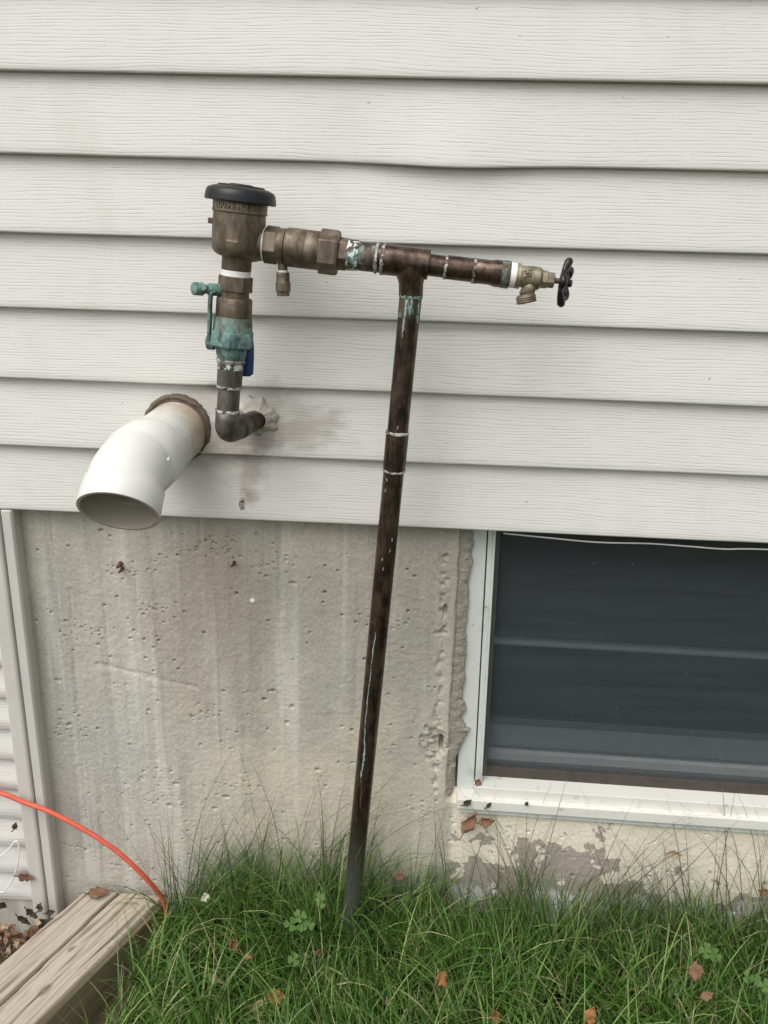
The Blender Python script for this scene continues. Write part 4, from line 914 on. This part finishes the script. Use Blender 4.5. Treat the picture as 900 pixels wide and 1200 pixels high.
# ------------------------------------------------------------------ grass
def blades(n, xr, yr, lmin, lmax, wmin, wmax, seed, dens=None, wiry=False, palette=None, lean=(.15, .9)):
    r = np.random.default_rng(seed); S = 6
    x = r.uniform(*xr, n); y = r.uniform(*yr, n)
    dlat = (x-mid.x)*TN.x+(y-mid.y)*TN.y; dlon = (x-mid.x)*TD.x+(y-mid.y)*TD.y
    ok = dlat > TW/2+.022+.30*np.clip(dlon-.03, 0, .22)               # lawn only on the right of the timber
    if dens is not None: ok &= r.random(n) < dens(x, y)
    x, y = x[ok], y[ok]; dlat = dlat[ok]; n = len(x); z = ground_z(x, y)-.004
    # tufts share a lean direction
    ang = 2*np.pi*(.5+.9*fbm2(x*7, y*7, seed+1, 2))+r.normal(0, .9, n)
    near_t = (dlat < TW/2+.16) & (np.cos(ang)*TN.x+np.sin(ang)*TN.y < 0) & (r.random(n) < .85); ang = np.where(near_t, ang+np.pi, ang)
    L = r.uniform(lmin, lmax, n)*(.78+.5*(.5+.5*fbm2(x*9, y*9, seed+2, 2))); W = r.uniform(wmin, wmax, n)
    l0 = r.uniform(.02, .35, n); bend = r.uniform(*lean, n)*(r.random(n)**.6)*1.6
    t = np.linspace(0, 1, S+1)
    V = np.zeros((n, S+1, 2, 3)); px, py, pz = x.copy(), y.copy(), z.copy(); dirx, diry = np.cos(ang), np.sin(ang)
    side_a = ang+np.pi/2+r.normal(0, .7, n)
    for i in range(S+1):
        th = l0+bend*t[i]**1.3*1.25; wv = W*(1-t[i]**1.7)*.5+.00012
        V[:, i, 0] = np.stack([px-np.cos(side_a)*wv, py-np.sin(side_a)*wv, pz], -1); V[:, i, 1] = np.stack([px+np.cos(side_a)*wv, py+np.sin(side_a)*wv, pz+wv*.3], -1)
        px = px+dirx*np.sin(th)*L/S; py = np.minimum(py+diry*np.sin(th)*L/S, .016); pz = pz+np.cos(th)*L/S
        pz = np.maximum(pz, z+.003)
    I = np.arange(n*(S+1)*2).reshape(n, S+1, 2); F = np.stack([I[:, :-1, 0], I[:, :-1, 1], I[:, 1:, 1], I[:, 1:, 0]], -1).reshape(-1, 4)
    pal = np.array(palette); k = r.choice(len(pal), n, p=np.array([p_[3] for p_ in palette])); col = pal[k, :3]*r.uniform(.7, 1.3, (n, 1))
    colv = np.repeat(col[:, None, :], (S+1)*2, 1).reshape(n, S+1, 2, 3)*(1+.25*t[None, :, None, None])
    return V.reshape(-1, 3), F, np.clip(colv.reshape(-1, 3), 0, 1)
def grass_obj(name, parts, label):
    Vs, Fs, Cs, b = [], [], [], 0
    for V, F, C_ in parts: Vs.append(V); Fs.append(F+b); Cs.append(C_); b += len(V)
    V = np.concatenate(Vs); me = np_mesh(name, V, np.concatenate(Fs)); C_ = np.concatenate(Cs)
    at2 = me.color_attributes.new('tint', 'FLOAT_COLOR', 'POINT'); at2.data.foreach_set('color', np.concatenate([C_, np.ones((len(C_), 1))], 1).astype(np.float32).ravel())
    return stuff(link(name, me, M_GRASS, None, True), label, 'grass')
GP = [(.046, .112, .017, .32), (.078, .165, .028, .29), (.140, .225, .052, .20), (.25, .31, .10, .07), (.036, .072, .015, .06), (.35, .31, .17, .06)]
DP = [(.30, .25, .15, .5), (.20, .16, .10, .3), (.12, .11, .05, .2)]
WP = [(.05, .075, .025, .5), (.16, .15, .075, .2), (.035, .045, .02, .3)]
wall_d = lambda x, y: np.clip(1-(-y)/.16, .15, 1)
grass_obj('grass', [
    blades(10000, (-.60, .95), (-.42, .012), .07, .14, .0024, .0050, 101, palette=GP, lean=(.2, 1.3)),
    blades(3500, (-.60, .95), (-.40, .0), .12, .22, .0016, .0032, 105, palette=GP, lean=(.7, 1.6)),
    blades(3600, (-.60, .95), (-.13, .012), .10, .21, .0018, .0036, 102, palette=GP, lean=(.25, 1.2)),
    blades(2600, (-.60, .95), (-.42, .012), .05, .11, .0015, .0035, 106, palette=DP, lean=(1.0, 2.0)),
    blades(2300, (-.60, .95), (-.42, -.02), .09, .18, .0040, .0068, 108, palette=GP, lean=(.35, 1.4)),
    blades(520, (-.42, -.08), (-.09, .012), .17, .28, .0018, .0036, 107, palette=GP, lean=(.3, 1.4)),
    blades(9000, (-.75, 1.9), (-1.0, -.40), .06, .12, .0018, .0036, 103, palette=GP, lean=(.2, 1.1)),
    blades(2500, (.95, 1.9), (-.42, .012), .08, .16, .0018, .0036, 104, palette=GP)], 'long green lawn grass growing along the foundation')
clump = lambda x, y: np.clip(.35+.9*np.exp(-((x+.30)/.12)**2)+.8*np.exp(-((x-.36)/.20)**2), 0, 1)
grass_obj('tall_grass_stems', [blades(700, (-.52, .95), (-.06, .010), .20, .38, .0011, .0019, 111, clump, palette=WP, lean=(.1, 1.15))], 'thin wiry grass stems rising in front of the foundation')

# ------------------------------------------------------------------ clover and pale weeds
def clover(P, s, label, m=M_CLOVER, nst=3, seed=1, group='clover plants in the grass', name='clover_plant'):
    r = random.Random(seed); base_ = Vector((P.x, P.y, float(ground_z(P.x, P.y))))
    root = empty(name, base_, label, 'clover' if m is M_CLOVER else 'weed', group)
    for k in range(nst):
        c = P+Vector((r.uniform(-1, 1)*s*1.5, r.uniform(-.8, .6)*s, r.uniform(-.6, .9)*s)) if k else P
        tube('stem', [base_, base_+(c-base_)*.55+Vector((0, 0, .004)), c], [.0008, .0007, .0006], m, root, 5)
        a0 = r.uniform(0, 2); nrm = Vector((r.uniform(-.3, .3), -.65, .75)).normalized(); _, e1, e2 = frame(nrm)
        for j in range(3):
            a = a0+j*2*math.pi/3; u = e1*math.cos(a)+e2*math.sin(a); v = nrm.cross(u); vs = [c]; L_ = s*r.uniform(.75, 1.0)
            for (tt, ww) in ((.25, .28), (.55, .52), (.82, .55), (.97, .35), (.93, 0), (.97, -.35), (.82, -.55), (.55, -.52), (.25, -.28)):
                vs.append(c+u*L_*tt+v*L_*ww+nrm*(abs(ww)*.18*L_))
            vs.append(c+u*L_*.6)
            link('leaflet', mesh('leaflet', vs, [(10, i, i+1) for i in range(1, 9)]+[(10, 0, 1), (10, 9, 0)]), m, root, True)
    return root
clover(at(354, 1082, -0.122), .013, 'largest clover with round leaflets in grass left of the pipe foot', nst=4, seed=2)
clover(at(356, 1124, -0.147), .011, 'light green clover sprig below the largest clover', nst=2, seed=3)
clover(at(376, 1058, -0.087), .011, 'clover half hidden in grass close to the pipe', nst=2, seed=4)
clover(at(519, 1182, -0.202), .010, 'clover low in the front grass at the bottom centre', nst=2, seed=5)
clover(at(343, 1182, -0.197), .010, 'clover sprig beside the curled orange leaf', nst=2, seed=6)
clover(at(828, 1112, -0.137), .012, 'pale green clover standing above the round brown leaf', nst=3, seed=7)
clover(at(885, 1148, -0.167), .011, 'clover in the grass at the right photo edge', nst=3, seed=8)
clover(at(178, 1186, -0.207), .007, 'whitish weed sprig at the bottom beside the timber', M_PALEW, 4, 9, 'pale weeds in the front grass', 'weed_sprig')
clover(at(207, 1184, -0.207), .007, 'whitish weed sprig right of its twin near the bottom left', M_PALEW, 4, 10, 'pale weeds in the front grass', 'weed_sprig')
for o in bpy.data.objects:
    if '_base' in o: del o['_base']
